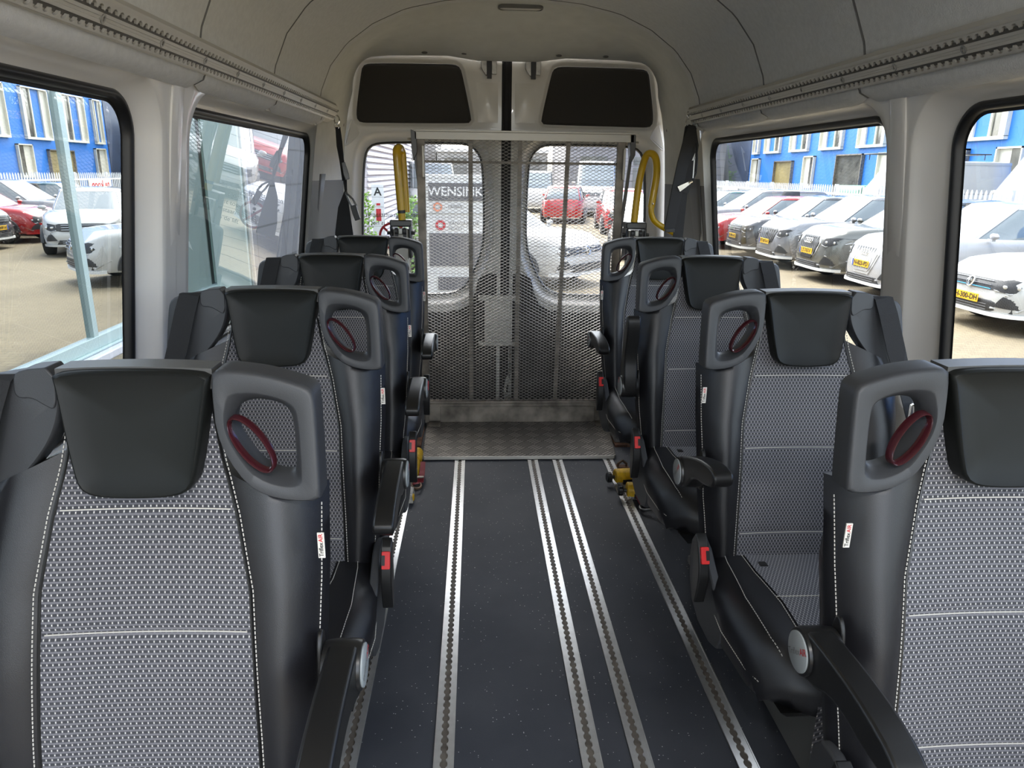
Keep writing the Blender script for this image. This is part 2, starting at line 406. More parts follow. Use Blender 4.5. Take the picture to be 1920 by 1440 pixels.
# ceiling: padded headliner, grooves between its panels, lower edge scalloped over the windows
prof = []
for i in range(25): prof.append(1.565 + (2.0619 - 1.565) * (1 - math.cos(PI / 2 * i / 24)) if False else 1.565 + (1.80 - 1.565) * i / 24)
for i in range(1, 22):
    prof.append(1.80 + (2.0619 - 1.80) * math.sin(PI / 2 * i / 21))
Zs = prof
def hl(z, sd, y, out=0):
    x = half(z)
    # pad bulges under the rail
    bul = .020 * min(1, max(0, (1.61 - z) / .03)) ** .5 if z < 1.61 else 0
    return (XC + sd * (x - bul + out - .012), y, z + out * (.0 if z < 1.85 else .8))
def groove(y):
    for s_ in (1.95, 2.62, 3.36):
        d = abs(y - s_)
        if d < .004: return .014 * (1 - d / .004)
    return 0
ys = [YF + (YR - YF) * i / 60 for i in range(61)]
for s_ in (1.95, 2.62, 3.36): ys += [s_ - .06, s_ - .045, s_ - .03, s_ - .02, s_ - .012, s_ - .006, s_ - .0025, s_, s_ + .0025, s_ + .006, s_ + .012, s_ + .02, s_ + .03, s_ + .045]
ys = sorted(ys)
c = B()
def edge_z(y):                               # scalloped lower edge
    z = 1.545
    for a, bb in ((YF, 1.95), (1.95, 2.62), (2.62, 3.36), (3.36, YR)):
        if a <= y <= bb:
            e = min(y - a, bb - y)
            z = 1.535 + .014 * math.exp(-(max(0, e) / .03) ** 2)
    return z
L = []
for y in ys:
    o = groove(y); row = []
    e = edge_z(y)
    for sd in (-1,):
        row.append((XC - (half(e + .03) + .02), y, e + .022)); row.append((XC - (half(e) - .005), y, e)); row.append((XC - (half(e + .02) - .026), y, e + .012))
        row += [hl(max(z, e + .03), -1, y, o) for z in Zs]
    row += [hl(max(z, e + .03), 1, y, o) for z in Zs[::-1][1:]]
    row.append((XC + (half(e + .02) - .026), y, e + .012)); row.append((XC + (half(e) - .005), y, e)); row.append((XC + (half(e + .03) + .02), y, e + .022))
    L.append(row)
n = len(L[0]); V = [p for r in L for p in r]; F = [(i * n + j, i * n + j + 1, (i + 1) * n + j + 1, (i + 1) * n + j) for i in range(len(L) - 1) for j in range(n - 1)]
c.add(V, F)
for k, f in enumerate(c.f):
    ym = sum(c.v[i][1] for i in f) / 4
    if min(abs(ym - s_) for s_ in (1.95, 2.62, 3.36)) < .0045: c.m[k] = 1
struct(c.build('ceiling', [M['headliner'], M['trimgrey']], recalc=False, angle=50))
# outer roof and outer skins (seen from outside and in reflections)
c = B(); R = [(XC + sd * (half(z) + .075), z + .05) for sd, zz in ((-1, Zs), (1, Zs[::-1][1:])) for z in zz]
c.loops([[(x, YF, z) for x, z in R] + [(R[-1][0], YF, R[0][1])], [(x, 4.02, z) for x, z in R] + [(R[-1][0], 4.02, R[0][1])]])
c.f = [f for f in c.f if not (all(abs(c.v[i][2] - R[0][1]) < .01 for i in f))]; c.m = c.m[:len(c.f)]
struct(c.build('trim_6', M['paint'], recalc=False))
for sd, nm in ((-1, 'trim_7'), (1, 'trim_8')):
    c = B(); c.grid(lambda u, v: (XC + sd * (half(lerp(-.1, .76, v)) + .075), lerp(YF, 4.0, u), lerp(-.35, .76, v)), 2, 6)
    struct(c.build(nm, M['paint'], recalc=False, solid=.004))

# rear arch: from the cabin section down to the door opening
def sect(k):                                 # closed-from-floor half profile, left to right
    pts = []
    zz = [0, .3, .6, .8, 1.0, 1.15, 1.3] + [1.4, 1.48, 1.55, 1.60, 1.65, 1.70, 1.75, 1.80, 1.84, 1.88, 1.91, 1.94, 1.97, 1.995, 2.015, 2.03, 2.045, 2.055, 2.06]
    for z in zz: pts.append((-half(z), z))
    pts.append((0, 2.062))
    return pts + [(-p[0], p[1]) for p in pts[:-1][::-1]]
def opening():                               # door opening outline with matching parameters
    hw = lambda z: interp(z, [(0, .90), (.6, .905), (1.0, .885), (1.3, .868), (1.5, .852), (1.65, .825), (1.75, .795)])
    pts = []
    for z in (0, .3, .6, .8, 1.0, 1.15, 1.3, 1.38, 1.45, 1.52, 1.57, 1.62, 1.66, 1.70, 1.74): pts.append((-hw(z), z))
    for i in range(1, 8):
        a = PI / 2 * i / 8; pts.append((-.797 + .130 * (1 - math.cos(a)), 1.745 + .165 * math.sin(a)))
    pts += [(-.60, 1.915), (-.45, 1.918), (-.30, 1.92), (-.15, 1.90)]
    pts.append((0, 1.90))
    return pts + [(-p[0], p[1]) for p in pts[:-1][::-1]]
A_, O_ = sect(0), opening()
assert len(A_) == len(O_), (len(A_), len(O_))
ar = B(); L = []
for t, y in ((0, YR), (.0, YR + .02), (.10, YR + .10), (.25, YR + .20), (.45, YR + .30), (.70, YR + .40), (.88, YR + .47), (1.0, YR + .53), (1.02, YR + .56)):
    L.append([(XC + lerp(a[0], o[0], t), y, lerp(a[1], o[1], t)) for a, o in zip(A_, O_)])
n = len(A_); V = [p for l in L for p in l]; F = []; mi = []
for i in range(len(L) - 1):
    for j in range(n - 1): F.append((i * n + j, i * n + j + 1, (i + 1) * n + j + 1, (i + 1) * n + j))
ar.add(V, F); arch = struct(ar.build('wall_rear', [M['headliner_mould'], M['trimgrey']], recalc=False, angle=50))
for p in arch.data.polygons:
    if max(arch.data.vertices[i].co.z for i in p.vertices) < 1.32: p.material_index = 1
# push-in clips along the arch edge
for k, (x, z) in enumerate(((-.42, 1.925), (-.22, 1.925), (.26, 1.925), (.50, 1.925), (-.845, 1.58), (.845, 1.58))):
    q = B(); q.sphere((XC + x, YR + .50, z - .004), .012, 10, (1.3, 1, .5) if abs(x) < .7 else (.5, 1, 1.3)); q.build('clip', M['trimgrey'], arch)
# body side jambs between the last window and the rear doors
for sd, nm in ((-1, 'trim_9'), (1, 'trim_10')):
    q = B(); y0, y1 = YR - .005, YR + .045
    q.grid(lambda u, v: (XC + sd * (half(lerp(.0, 1.33, v)) - .004 - .006 * math.sin(PI * u)), lerp(y0 + (.13 if sd < 0 else .06), y1 + .25, u), lerp(0, 1.33, v)), 6, 12)
    struct(q.build(nm, M['trimgrey'], recalc=False, solid=.006))

# ceiling lamp
t = thing('ceiling_lamp', 'small flat oblong dome light set in the grey headliner above the rear doors', 'lamp', (.20, 3.49, 2.052))
q = B(); q.loops([[(p[0], p[1], z) for p in rrect(-.10 + d, .10 - d, -.032 + d, .032 - d, .02, 6)] for d, z in ((0, .012), (0, -.006), (.006, -.010), (.008, -.004))]); q.build('bezel', M['trimgrey'], t)
q = B(); q.loops([[(p[0], p[1], z) for p in rrect(-.092 + d, .092 - d, -.024 + d, .024 - d, .018, 6)] for d, z in ((0, .008), (0, -.006), (.01, -.011))], cap1=True); q.build('lens', M['white'], t)

# two added fill lamps, unseen copies of the dome light, to brighten the cabin
for k, (lx, ly) in enumerate(((XC - .30, -.42), (XC + .30, -.42))):
    o = copy_tree(t); o.location = (lx, ly, 2.00 if True else 0); o['label'] = ('left' if k == 0 else 'right') + ' added fill lamp over the front end of the cabin, unseen behind the viewer'; o['group'] = 'added fill lamps'
    ld = bpy.data.lights.new('fill_light', 'AREA'); ld.shape = 'RECTANGLE'; ld.size = .18; ld.size_y = .05; ld.energy = 3.2; ld.color = (1, .98, .95)
    lo = bpy.data.objects.new('fill_lamp', ld); C.objects.link(lo); lo.parent = o; lo.location = (0, 0, -.014)
# ------------------------------------------------------------------ rear doors
DY = 4.0
def door(sd, nm, lab):
    """sd=-1 left leaf, +1 right leaf; local a = distance from the centre gap outwards"""
    P = lambda a, z, d=0: (XC + sd * a, DY + d, z)
    win = smooth_poly([(.125, 1.40), (.115, 1.15), (.118, .96), (.15, .86), (.205, .745), (.26, .69), (.34, .675), (.55, .672), (.76, .675), (.795, .71), (.795, .78), (.79, 1.10), (.77, 1.38), (.745, 1.475), (.66, 1.497), (.30, 1.497), (.20, 1.495), (.15, 1.455)], 2)
    win = resample(win, 96)
    upw = smooth_poly([(.185, 1.62), (.19, 1.60), (.21, 1.595), (.70, 1.59), (.775, 1.59), (.79, 1.61), (.788, 1.66), (.755, 1.84), (.745, 1.87), (.71, 1.882), (.36, 1.884), (.27, 1.884), (.245, 1.87), (.235, 1.85)], 2)
    upw = resample(upw, 80)
    def sc(Pl, d):
        cx = sum(p[0] for p in Pl) / len(Pl); cz = sum(p[1] for p in Pl) / len(Pl); out = []
        for i, p in enumerate(Pl):
            a = Pl[i - 1]; c_ = Pl[(i + 1) % len(Pl)]; t = Vector((c_[0] - a[0], c_[1] - a[1])).normalized(); nn = Vector((t.y, -t.x))
            if nn.dot(Vector((p[0] - cx, p[1] - cz))) < 0: nn = -nn
            out.append((p[0] + nn.x * d, p[1] + nn.y * d))
        return out
    q = B()
    def panel(Pl, c0, c1, z0, z1, steps):
        L = [[P(p[0], p[1]) for p in cell_to(sc(Pl, .01), c0, c1, z0, z1)]]
        for d, dep in steps: L.append([P(p[0], p[1], dep) for p in sc(Pl, d)])
        q.loops(L)
    panel(win, .025, .94, 0.02, 1.562, ((.056, 0), (.050, .004), (.040, .018), (.028, .038), (.012, .052), (.0, .058)))
    panel(upw, .025, .94, 1.562, 1.97, ((.022, 0), (.015, .004), (.008, .016), (0, .020)))
    o = struct(q.build(nm, M['paint'], angle=50), lab)
    q = B(); q.grid(lambda u, v: P(lerp(.08, .83, u), lerp(.64, 1.53, v), .064), 1, 1); q.build('window_glass', glassR, o, recalc=False)
    q = B(); q.loops([[P(p[0], p[1], dp) for p in sc(win, d)] for d, dp in ((.004, .050), (-.004, .052), (-.008, .062))]); q.build('rubber_seal', M['rubber'], o)
    q = B(); q.loops([[P(p[0], p[1], dp) for p in sc(upw, d)] for d, dp in ((.004, .026), (-.001, .019), (-.012, .006), (-.02, .004))], cap1=True); q.build('upper_panel', M['board'], o)
    # heating wires in the pane
    q = B()
    for k in range(14):
        z = .74 + k * .052
        a1 = interp(z, [(.67, .5), (.75, .205), (.86, .15), (.96, .12), (1.42, .125)]); q.box(*sorted((XC + sd * (a1 + .01), XC + sd * .785)), DY + .0625, DY + .0632, z, z + .0014)
    q.build('heating_wires', M['rubber'], o)
    # lower trim board, its upper edge follows the window surround
    low = [(.045, .0), (.045, .80), (.09, .803), (.125, .795), (.150, .77), (.165, .70), (.195, .635), (.25, .60), (.34, .583), (.90, .58), (.90, 0)]
    lw = []
    for i in range(len(low)):
        lw.append(low[i])
    q = B(); q.prism(lw, lambda a, z, d: P(a, z, d), -.006, .004); q.build('lower_trim', M['doortrim'], o, bevel=.004)
    # square vents low in the trim
    for k in range(2):
        q = B()
        for r_ in range(7): q.box(*sorted((XC + sd * (.44 + .2 * k), XC + sd * (.60 + .2 * k))), DY - .010, DY - .004, .15 + .03 * r_, .165 + .03 * r_)
        q.build('vent', M['carblack'], o)
    # small triangular pressing beside the window corner
    tri = smooth_poly([(.80, 1.60), (.81, 1.60), (.845, 1.51), (.845, 1.47), (.83, 1.475), (.795, 1.525), (.79, 1.54)], 1) if False else smooth_poly([(.82, 1.60), (.855, 1.48), (.85, 1.47), (.775, 1.53), (.775, 1.545), (.805, 1.60)], 2)
    q = B(); q.loops([[P(p[0], p[1], dp) for p in sc(tri, d)] for d, dp in ((.004, .0), (0, -.003), (-.004, -.001))], cap1=True); q.build('pressing', M['paint'], o)
    # latch with bracket plates and bolts
    a0 = .092 if sd < 0 else .137
    lt = B(); lt.prism([(a0 - .042, 1.905), (a0 - .012, 1.905), (a0 - .012, 1.83), (a0 - .02, 1.83), (a0 - .042, 1.865)] if sd > 0 else [(a0 + .012, 1.905), (a0 + .042, 1.905), (a0 + .042, 1.865), (a0 + .02, 1.83), (a0 + .012, 1.83)], P, -.022, .0)
    lt.prism([(a0 + .012, 1.905), (a0 + .038, 1.905), (a0 + .038, 1.835), (a0 + .012, 1.835)] if sd > 0 else [(a0 - .038, 1.905), (a0 - .012, 1.905), (a0 - .012, 1.835), (a0 - .038, 1.835)], P, -.022, .0)
    lo = lt.build('latch_plate', M['steel'], o, bevel=.002)
    q = B(); q.box(*sorted((XC + sd * (a0 - .012), XC + sd * (a0 + .012))), DY - .024, DY - .001, 1.815, 1.90); q.build('latch_tongue', M['rubber'], lo)
    for (da, z) in ((-.026, 1.885), (.026, 1.885), (.026, 1.855)):
        q = B(); s_ = da * (1 if sd > 0 else -1); q.tube([P(a0 + s_, z, -.028), P(a0 + s_, z, -.021)], .006, 8); q.build('bolt', M['steel'], lo)
    # pressed relief plate near the gap
    q = B(); q.slab(lambda u, v: P(lerp(.045, .15 + .01 * v, u), lerp(1.60, 1.795, v), -.004 - .010 * math.sin(PI * u) * math.sin(PI * v)), lambda u, v: P(lerp(.045, .15 + .01 * v, u), lerp(1.60, 1.795, v), .0), 8, 8); q.build('relief', M['paint'], o)
    return o
dl = door(-1, 'door_1', 'left rear door leaf, off-white with dark upper panel')
dr = door(1, 'door_2', 'right rear door leaf, off-white with dark upper panel')
# rubber edge between the leaves
q = B(); q.box(XC - .026, XC + .026, DY - .004, DY + .03, .02, 1.93); q.box(XC - .012, XC + .012, DY - .012, DY - .004, .02, 1.93); q.build('edge_seal', M['belt'], dl, bevel=.004)
# lock cover with cross bars, and the lever below
lk = B(); lk.box(XC - .115, XC + .04, DY - .05, DY - .006, .42, .665); lk.box(XC - .15, XC + .06, DY - .045, DY - .02, .655, .685); lk.box(XC - .15, XC + .06, DY - .045, DY - .02, .395, .42)
lk = lk.build('lock_cover', M['alu_dull'], dl, bevel=.003)
q = B(); q.tube([(XC + .035, DY - .03, .41), (XC + .035, DY - .035, .24), (XC + .025, DY - .035, .20)], .008, 8)
q.build('lever_rod', M['steel'], lk)
q = B(); pts = resample(smooth_poly([(.0, .24), (.022, .15), (.022, .08), (.0, .045), (-.022, .08), (-.022, .15)], 2), 32)
q.loops([[(XC + .02 + p[0] * k, DY - dd, .04 + (p[1] - .14) * k + .10) for p in pts] for k, dd in ((.35, .035), (.35, .050), (1, .050), (1, .035))], closed=True); q.build('lever_grip', M['alu_dull'], lk, bevel=.002)
# sticker on the left rear pane (reads correctly from outside)
def stick(x, z): return (XC - x - .0, DY + .0615, z)
q = B()
for k, ln in enumerate(('Bij het in- en uitstappen', 'en tijdens de rit is het', 'niet toegestaan om', 'op de lift te staan')):
    pass
lines = [('Bij het in- en uitstappen', .0), ('en tijdens de rit is het', .0), ('niet toe-', 0), ('gestaan', 0), ('op de lift', 0)]
for k, (ln, _) in enumerate(lines):
    V, F = text_geo(ln, .035, lambda x, y, k=k: (-.545 + x, DY + .0615, 1.115 - k * .044 + y), 'LEFT')
    V = [(-.27 - (v[0] + .545), v[1], v[2]) for v in V]           # lettering mirrored for the reader inside
    q.add(V, F)
q.build('sticker_text', M['brownink'], dl, recalc=False)
q = B(); cx, cz = -.465, 1.0
ring = lambda r: [(cx + r * math.cos(2 * PI * i / 40), DY + .0612, cz + r * math.sin(2 * PI * i / 40)) for i in range(40)]
q.loops([ring(.075), ring(.062)]); q.strip([(cx - .05, DY + .061, cz + .05), (cx + .05, DY + .061, cz - .05)], .012, .001, (1, 0, 1)); q.build('prohibition_sign', M['redink'], dl, recalc=False)
q = B(); q.box(cx - .005, cx + .018, DY + .0605, DY + .0612, cz - .03, cz - .022); q.box(cx - .005, cx + .004, DY + .0605, DY + .0612, cz - .03, cz + .02); q.sphere((cx, DY + .061, cz + .033), .010, 10, (1, .05, 1)); q.build('seat_symbol', M['black'], dl)

# ================================================================== FLOOR AND OVERHEAD TRACKS
PITCH = .0245
def wavy(sg, w_out, w_in, amp, y0, y1):
    """inner scalloped edge and straight outer edge of one flange"""
    n = int((y1 - y0) / PITCH * 10); A = []; Bq = []
    for i in range(n + 1):
        y = y0 + (y1 - y0) * i / n; ph = ((y / PITCH) % 1) * 2 - 1
        k = math.sqrt(max(0, 1 - (ph / .80) ** 2)) if abs(ph) < .80 else 0
        A.append((sg * w_out, y)); Bq.append((sg * (w_in + amp * k), y))
    return A, Bq
trk = [(-.307, 'leftmost of the floor seat tracks, partly under the left seats', 0.1, 3.2),
       (-.078, 'floor track running left of the aisle middle, second from the left', 0.1, 3.21),
       (.276, 'left one of the close pair of floor tracks in the aisle', 0.1, 3.21),
       (.397, 'right one of the close pair of floor tracks in the aisle', 0.1, 3.21),
       (.647, 'floor track passing beside the right seats and under the yellow retractors', 0.1, 3.28),
       (.905, 'rightmost floor track, seen beneath the right-hand seats', 0.1, 3.28),
       (-.560, 'floor track hidden mostly beneath the left-hand seats near the wall', 0.1, 3.2)]
for k, (x, lab, y0, y1) in enumerate(trk):
    t = thing('floor_track', lab, 'track', (x, 0, 0), 0, 'metal floor tracks')
    f = B()
    for sg in (-1, 1):
        A, Bq = wavy(sg, .0245, .0052, .0042, y0, y1); n = len(A)
        V = [(a[0], a[1], .0045) for a in A] + [(c_[0], c_[1], .0045) for c_ in Bq] + [(a[0], a[1], .0005) for a in A] + [(c_[0], c_[1], .0005) for c_ in Bq]
        F = []
        for i in range(n - 1): F += [(i, i + 1, n + i + 1, n + i), (n + i, n + i + 1, 3 * n + i + 1, 3 * n + i), (i, i + 1, 2 * n + i + 1, 2 * n + i)]
        f.add(V, F)
        # raised outer lip
        f.box(*sorted((sg * .0245, sg * .0215)), y0, y1, .0045, .006)
    f.build('rail_flange', M['alu'], t, recalc=True, smooth=False)
    g = B(); g.box(-.012, .012, y0, y1, .0004, .0014)
    nb = int((y1 - y0) / PITCH)
    g.build('rail_channel', M['groove'], t)
    g = B(); nb = int((y1 - y0) * 40)
    g.add([p for i in range(nb + 1) for p in [(-.0258, lerp(y0, y1, i / nb), .001), (-.0247, lerp(y0, y1, i / nb), .001)]], [(2 * i, 2 * i + 1, 2 * i + 3, 2 * i + 2) for i in range(nb)]); g.build('sealant_line', M['rubber'], t, recalc=False)
for sd, lab, y1 in ((-1, 'aluminium track along the left wall above the windows', 3.56), (1, 'aluminium track along the right wall above the windows', 3.42)):
    t = thing('overhead_track', lab, 'track', (0, 0, 0), 0, 'overhead tracks')
    y0 = -.5; zc = 1.606
    def P(y, h, d):                       # h up the wall, d into the cabin
        z = zc + h; return (XC + sd * (half(zc) - .030 - d - h * .50), y, z - d * .3)
    f = B()
    sec = [(-.046, -.03), (-.046, .002), (-.030, .009), (-.030, .015), (.030, .015), (.030, .008), (.038, .002), (.038, -.03)]
    f.loops([[P(y, h, d) for h, d in sec] for y in (y0, y1)], cap0=True, cap1=True)
    f.build('base_strip', M['alu_dull'], t)
    f = B()
    for sg in (-1, 1):
        A, Bq = wavy(sg, .024, .0125, .0085, y0, y1); n = len(A)
        V = [P(a[1], a[0] - .003, .021) for a in A] + [P(c_[1], c_[0] - .003, .021) for c_ in Bq] + [P(a[1], a[0] - .003, .0155) for a in A] + [P(c_[1], c_[0] - .003, .0155) for c_ in Bq]
        F = []
        for i in range(n - 1): F += [(i, i + 1, n + i + 1, n + i), (n + i, n + i + 1, 3 * n + i + 1, 3 * n + i), (i, i + 1, 2 * n + i + 1, 2 * n + i)]
        f.add(V, F)
    f.build('toothed_flange', M['alu_dull'], t, smooth=False)
    f = B(); f.loops([[P(y, h, d) for h, d in ((-.019, .0165), (.013, .0165), (.013, .0158), (-.019, .0158))] for y in (y0, y1)], cap0=True, cap1=True); f.build('channel', M['groovedk'], t)
    f = B(); f.loops([[P(y, h, d) for h, d in ((-.0115, .016), (-.0115, .021), (-.006, .021), (-.0055, .0195), (-.0005, .0195), (0, .021), (.0055, .021), (.0055, .016))] for y in (y0, y1)], cap0=True, cap1=True); f.build('centre_bar', M['alu_dull'], t)
    y = y1 - .20
    while y > 0:
        f = B(); f.loops([[P(y + r * math.cos(2 * PI * i / 12), -.003 + r * math.sin(2 * PI * i / 12), d) for i in range(12)] for r, d in ((.008, .016), (.008, .0225), (.0045, .0225), (.004, .017))], cap1=True); f.build('screw', M['steel'], t); y -= PITCH * 10

# ================================================================== SEATS
# local frame: u towards the aisle, f towards the front of the van (the camera end), z up; origin on the floor under the headrest
SEAM = [(.42, .150), (.60, .146), (.80, .138), (.90, .120), (.97, .102), (1.05, .088)]
def seam(z): return interp(z, SEAM)
def base(z): return -.030 + .235 * (1.09 - z) + .012 * math.sin(PI * min(1, max(0, (z - .45) / .5)))
def ztop(u):
    return interp(u, [(-.236, .895), (-.20, .935), (-.12, .985), (-.10, 1.03), (-.09, 1.05), (.085, 1.05), (.10, .99), (.13, .95), (.18, .93), (.236, .922)])
def edgew(z): return interp(z, [(.42, .205), (.50, .218), (.62, .230), (.80, .237), (.93, .236), (1.1, .236)])
def front(u, z):
    s = seam(z); w = edgew(z); a = abs(u)
    if a <= s: return base(z) + .006 * (a / s) ** 2
    k = (a - s) / (w - s)
    bol = .026 * interp(z, [(.45, .5), (.7, 1), (1.0, .7)])
    return base(z) + .006 + bol * math.sin(PI * min(1, k * .95)) ** .8 - .055 * k ** 3.2
def fabric_uv(mp):
    return lambda co: mp(co)

def make_seat(s, arm_angle, label):
    """s = +1: aisle on the +x side (left row); s = -1: aisle on the -x side"""
    T = lambda u, f, z: (s * u, -f, z)
    root = thing('passenger_seat', label, 'seat')
    # --- backrest leather
    b = B()
    def umap(un, z):                                 # columns follow the seams so the leather dips at them
        s_ = seam(z) / edgew(z); k = .6
        a_ = abs(un); r = (a_ / k) * s_ if a_ <= k else s_ + (a_ - k) / (1 - k) * (1 - s_)
        return math.copysign(r, un) if un else 0
    def ff(a, v):
        un = -1 + 2 * a; r0 = umap(un, .9); zt = ztop(.236 * r0); z = lerp(.43, zt, v); u = umap(un, z) * edgew(z); d_ = .016 * max(0, (-un - .6) / .4); return T(u - d_, front(u, z), z)
    def fb(a, v):
        un = -1 + 2 * a; r0 = umap(un, .9); zt = ztop(.236 * r0); z = lerp(.43, zt, v); u = umap(un, z) * (edgew(z) - .012); d_ = .016 * max(0, (-un - .6) / .4); return T(u - d_, base(z) - interp(z, [(.78, .085), (.90, .045)]), z)
    b.slab(ff, fb, 60, 34); b.build('backrest', M['leather'], root, angle=70)
    # --- fabric panel between the seams
    b = B()
    def pf(a, v):
        zt = 1.045; z = lerp(.435, zt, v); u = (-1 + 2 * a) * (seam(z) - .0005); return T(u, front(u, z) + .0038 - .0015 * abs(-1 + 2 * a) ** 8 - (.0020 if min(abs(z - q) for q in (.905, .743, .545)) < .006 else 0), z)
    b.grid(pf, 16, 90)
    b.build('backrest_panel', M['fabric'], root, uv=lambda co: (co.x, co.z), recalc=False, angle=80)
    # --- piping and stitches
    b = B()
    for sg in (-1, 1):
        pts = []
        for i in range(40):
            z = lerp(.45, 1.03, i / 39); u = sg * (seam(z) + .001); pts.append(T(u, front(u, z) + .0015, z))
        b.tube(pts, .0022, 6)
    b.build('piping', M['plastic_dk'], root)
    b = B()
    def stitch(fn, z0, z1, n, r=.0009):
        for i in range(n):
            a = fn(lerp(z0, z1, i / n)); c_ = fn(lerp(z0, z1, (i + .66) / n)); b.tube([a, c_], r, 4)
    for sg in (-1, 1):
        stitch(lambda z, sg=sg: T(sg * (seam(z) + .0065), front(sg * (seam(z) + .0065), z) + .0012, z), .45, 1.03, 95)
        stitch(lambda z, sg=sg: T(sg * (edgew(z) - .008), front(sg * (edgew(z) - .008), z) + .0012, z), .47, .90, 75)
    for zq in (.905, .743, .545):
        w = seam(zq) - .006
        b.tube([T(lerp(-w, w, i / 16), front(lerp(-w, w, i / 16), zq) + .0030, zq) for i in range(17)], .0010, 4)
    b.build('stitching', M['thread'], root, smooth=False)
    # --- headrest
    b = B(); out = smooth_poly([(-.101, 1.093), (-.098, 1.085), (-.078, .955), (-.066, .936), (-.03, .931), (.03, .931), (.066, .936), (.078, .955), (.098, 1.085), (.101, 1.093), (.06, 1.098), (-.06, 1.098)], 2)
    out = resample(out, 64); cz = 1.02
    L = []
    for k, f in ((.90, -.04), (1.0, -.035), (1.0, .008), (.985, .015), (.955, .017), (.90, .014), (.6, .010), (.25, .008)):
        L.append([T(p[0] * k, f + .20 * (1.09 - (cz + (p[1] - cz) * k)) * 1, cz + (p[1] - cz) * k) for p in out])
    b.loops(L, cap0=True, cap1=True); hr = b.build('headrest', M['headrest'], root, angle=50)
    b = B(); b.slab(lambda a, v: T(lerp(-.10, .10, a), lerp(.004, -.036, v), 1.0975 + .003 * math.sin(PI * a)), lambda a, v: T(lerp(-.10, .10, a), lerp(.004, -.036, v), 1.07), 8, 4)
    b.build('headrest_back', M['ledge'], hr)
    # --- grab handle with its oval ring
    b = B(); n = 72
    outer = smooth_poly([(.100, 1.070), (.099, 1.090), (.104, 1.097), (.125, 1.098), (.170, 1.092), (.215, 1.079), (.229, 1.073), (.234, 1.062), (.237, .99), (.239, .928), (.236, .9225), (.20, .923), (.168, .930), (.142, .945), (.118, .980), (.104, 1.015)], 1)
    hole = smooth_poly([(.122, 1.03), (.128, 1.046), (.150, 1.054), (.178, 1.050), (.194, 1.042), (.201, 1.02), (.203, .962), (.199, .953), (.178, .955), (.156, .966), (.136, .992), (.124, 1.012)], 2)
    def byang(P, n, c0=(.165, 1.0)):
        out_ = []
        for i in range(n):
            a = 2 * PI * i / n; d = (math.cos(a), math.sin(a)); best = None
            for k in range(len(P)):
                p, q = P[k], P[(k + 1) % len(P)]; e = (q[0] - p[0], q[1] - p[1]); den = d[0] * e[1] - d[1] * e[0]
                if abs(den) < 1e-12: continue
                t = ((p[0] - c0[0]) * e[1] - (p[1] - c0[1]) * e[0]) / den; w = ((p[0] - c0[0]) * d[1] - (p[1] - c0[1]) * d[0]) / den
                if t > 0 and -1e-6 <= w <= 1.000001: best = t if best is None else max(best, t)
            out_.append((c0[0] + d[0] * best, c0[1] + d[1] * best))
        return out_
    Oa, Ha = byang(outer, n), byang(hole, n)
    mixp = lambda k: [(lerp(o[0], h[0], k), lerp(o[1], h[1], k)) for o, h in zip(Oa, Ha)]
    fz = lambda z: .19 * (1.09 - z)
    mk = lambda P_, f: [T(p[0], f + fz(p[1]), p[1]) for p in P_]
    b.loops([mk(mixp(0), -.034), mk(mixp(0), .004), mk(mixp(.03), .009), mk(mixp(.09), .0115), mk(mixp(.16), .012), mk(mixp(.62), .012), mk(mixp(.68), .0105), mk(mixp(.97), -.010), mk(mixp(1), -.014), mk(mixp(1), -.030), mk(mixp(.3), -.034)], closed=True)
    gh = b.build('grab_handle', M['plastic'], root, angle=40)
    b = B(); L = []; cx, cz2 = .148, .998; th = math.radians(-50)
    for i in range(40):
        a = 2 * PI * i / 40; e = (.042 * math.cos(a), .0165 * math.sin(a)); uu = cx + e[0] * math.cos(th) - e[1] * math.sin(th); zz = cz2 + e[0] * math.sin(th) + e[1] * math.cos(th)
        L.append(T(uu, .004 + fz(zz) + .004 * math.cos(a), zz))
    def ringtube():
        pts = [Vector(p) for p in L]; V = []; F = []; k = len(pts)
        for i, p in enumerate(pts):
            t = (pts[(i + 1) % k] - pts[i - 1]).normalized(); nn = Vector((0, -1, 0)); w = t.cross(nn).normalized()
            for (x, y) in ((-.0026, -.007), (-.0015, .006), (0, .0075), (.0015, .006), (.0026, -.007)): V.append(p + w * x + nn * y)
        for i in range(k):
            for j in range(5): F.append((i * 5 + j, i * 5 + (j + 1) % 5, ((i + 1) % k) * 5 + (j + 1) % 5, ((i + 1) % k) * 5 + j))
        b.add(V, F)
    ringtube(); b.build('release_ring', M['ring'], gh, angle=60)
    # --- shoulder belt housing on the wall side
    b = B(); ho = resample(smooth_poly([(-.098, 1.088), (-.120, 1.094), (-.205, 1.080), (-.224, 1.072), (-.230, 1.05), (-.240, .93), (-.236, .885), (-.205, .905), (-.15, .955), (-.115, 1.0), (-.100, 1.04)], 2), 60)
    hc = (-.168, 1.0)
    b.loops([[T(hc[0] + (p[0] - hc[0]) * k, f + fz(hc[1] + (p[1] - hc[1]) * k), hc[1] + (p[1] - hc[1]) * k) for p in ho] for k, f in ((.95, -.045), (1.0, -.040), (1.0, -.012), (.97, -.006), (.93, -.004), (.4, -.006))], cap0=True, cap1=True)
    hs = b.build('belt_housing', M['plastic'], root, angle=40)
    b = B(); co = resample(smooth_poly([(-.104, 1.098), (-.150, 1.094), (-.158, 1.085), (-.157, 1.062), (-.150, 1.057), (-.135, 1.058), (-.120, 1.048), (-.104, 1.040)], 1), 32)
    b.prism(co, lambda u, z, f: T(u, f + fz(z), z), -.040, -.001); b.build('housing_cap', M['plastic'], hs, bevel=.002)
    # --- belt webbing
    b = B()
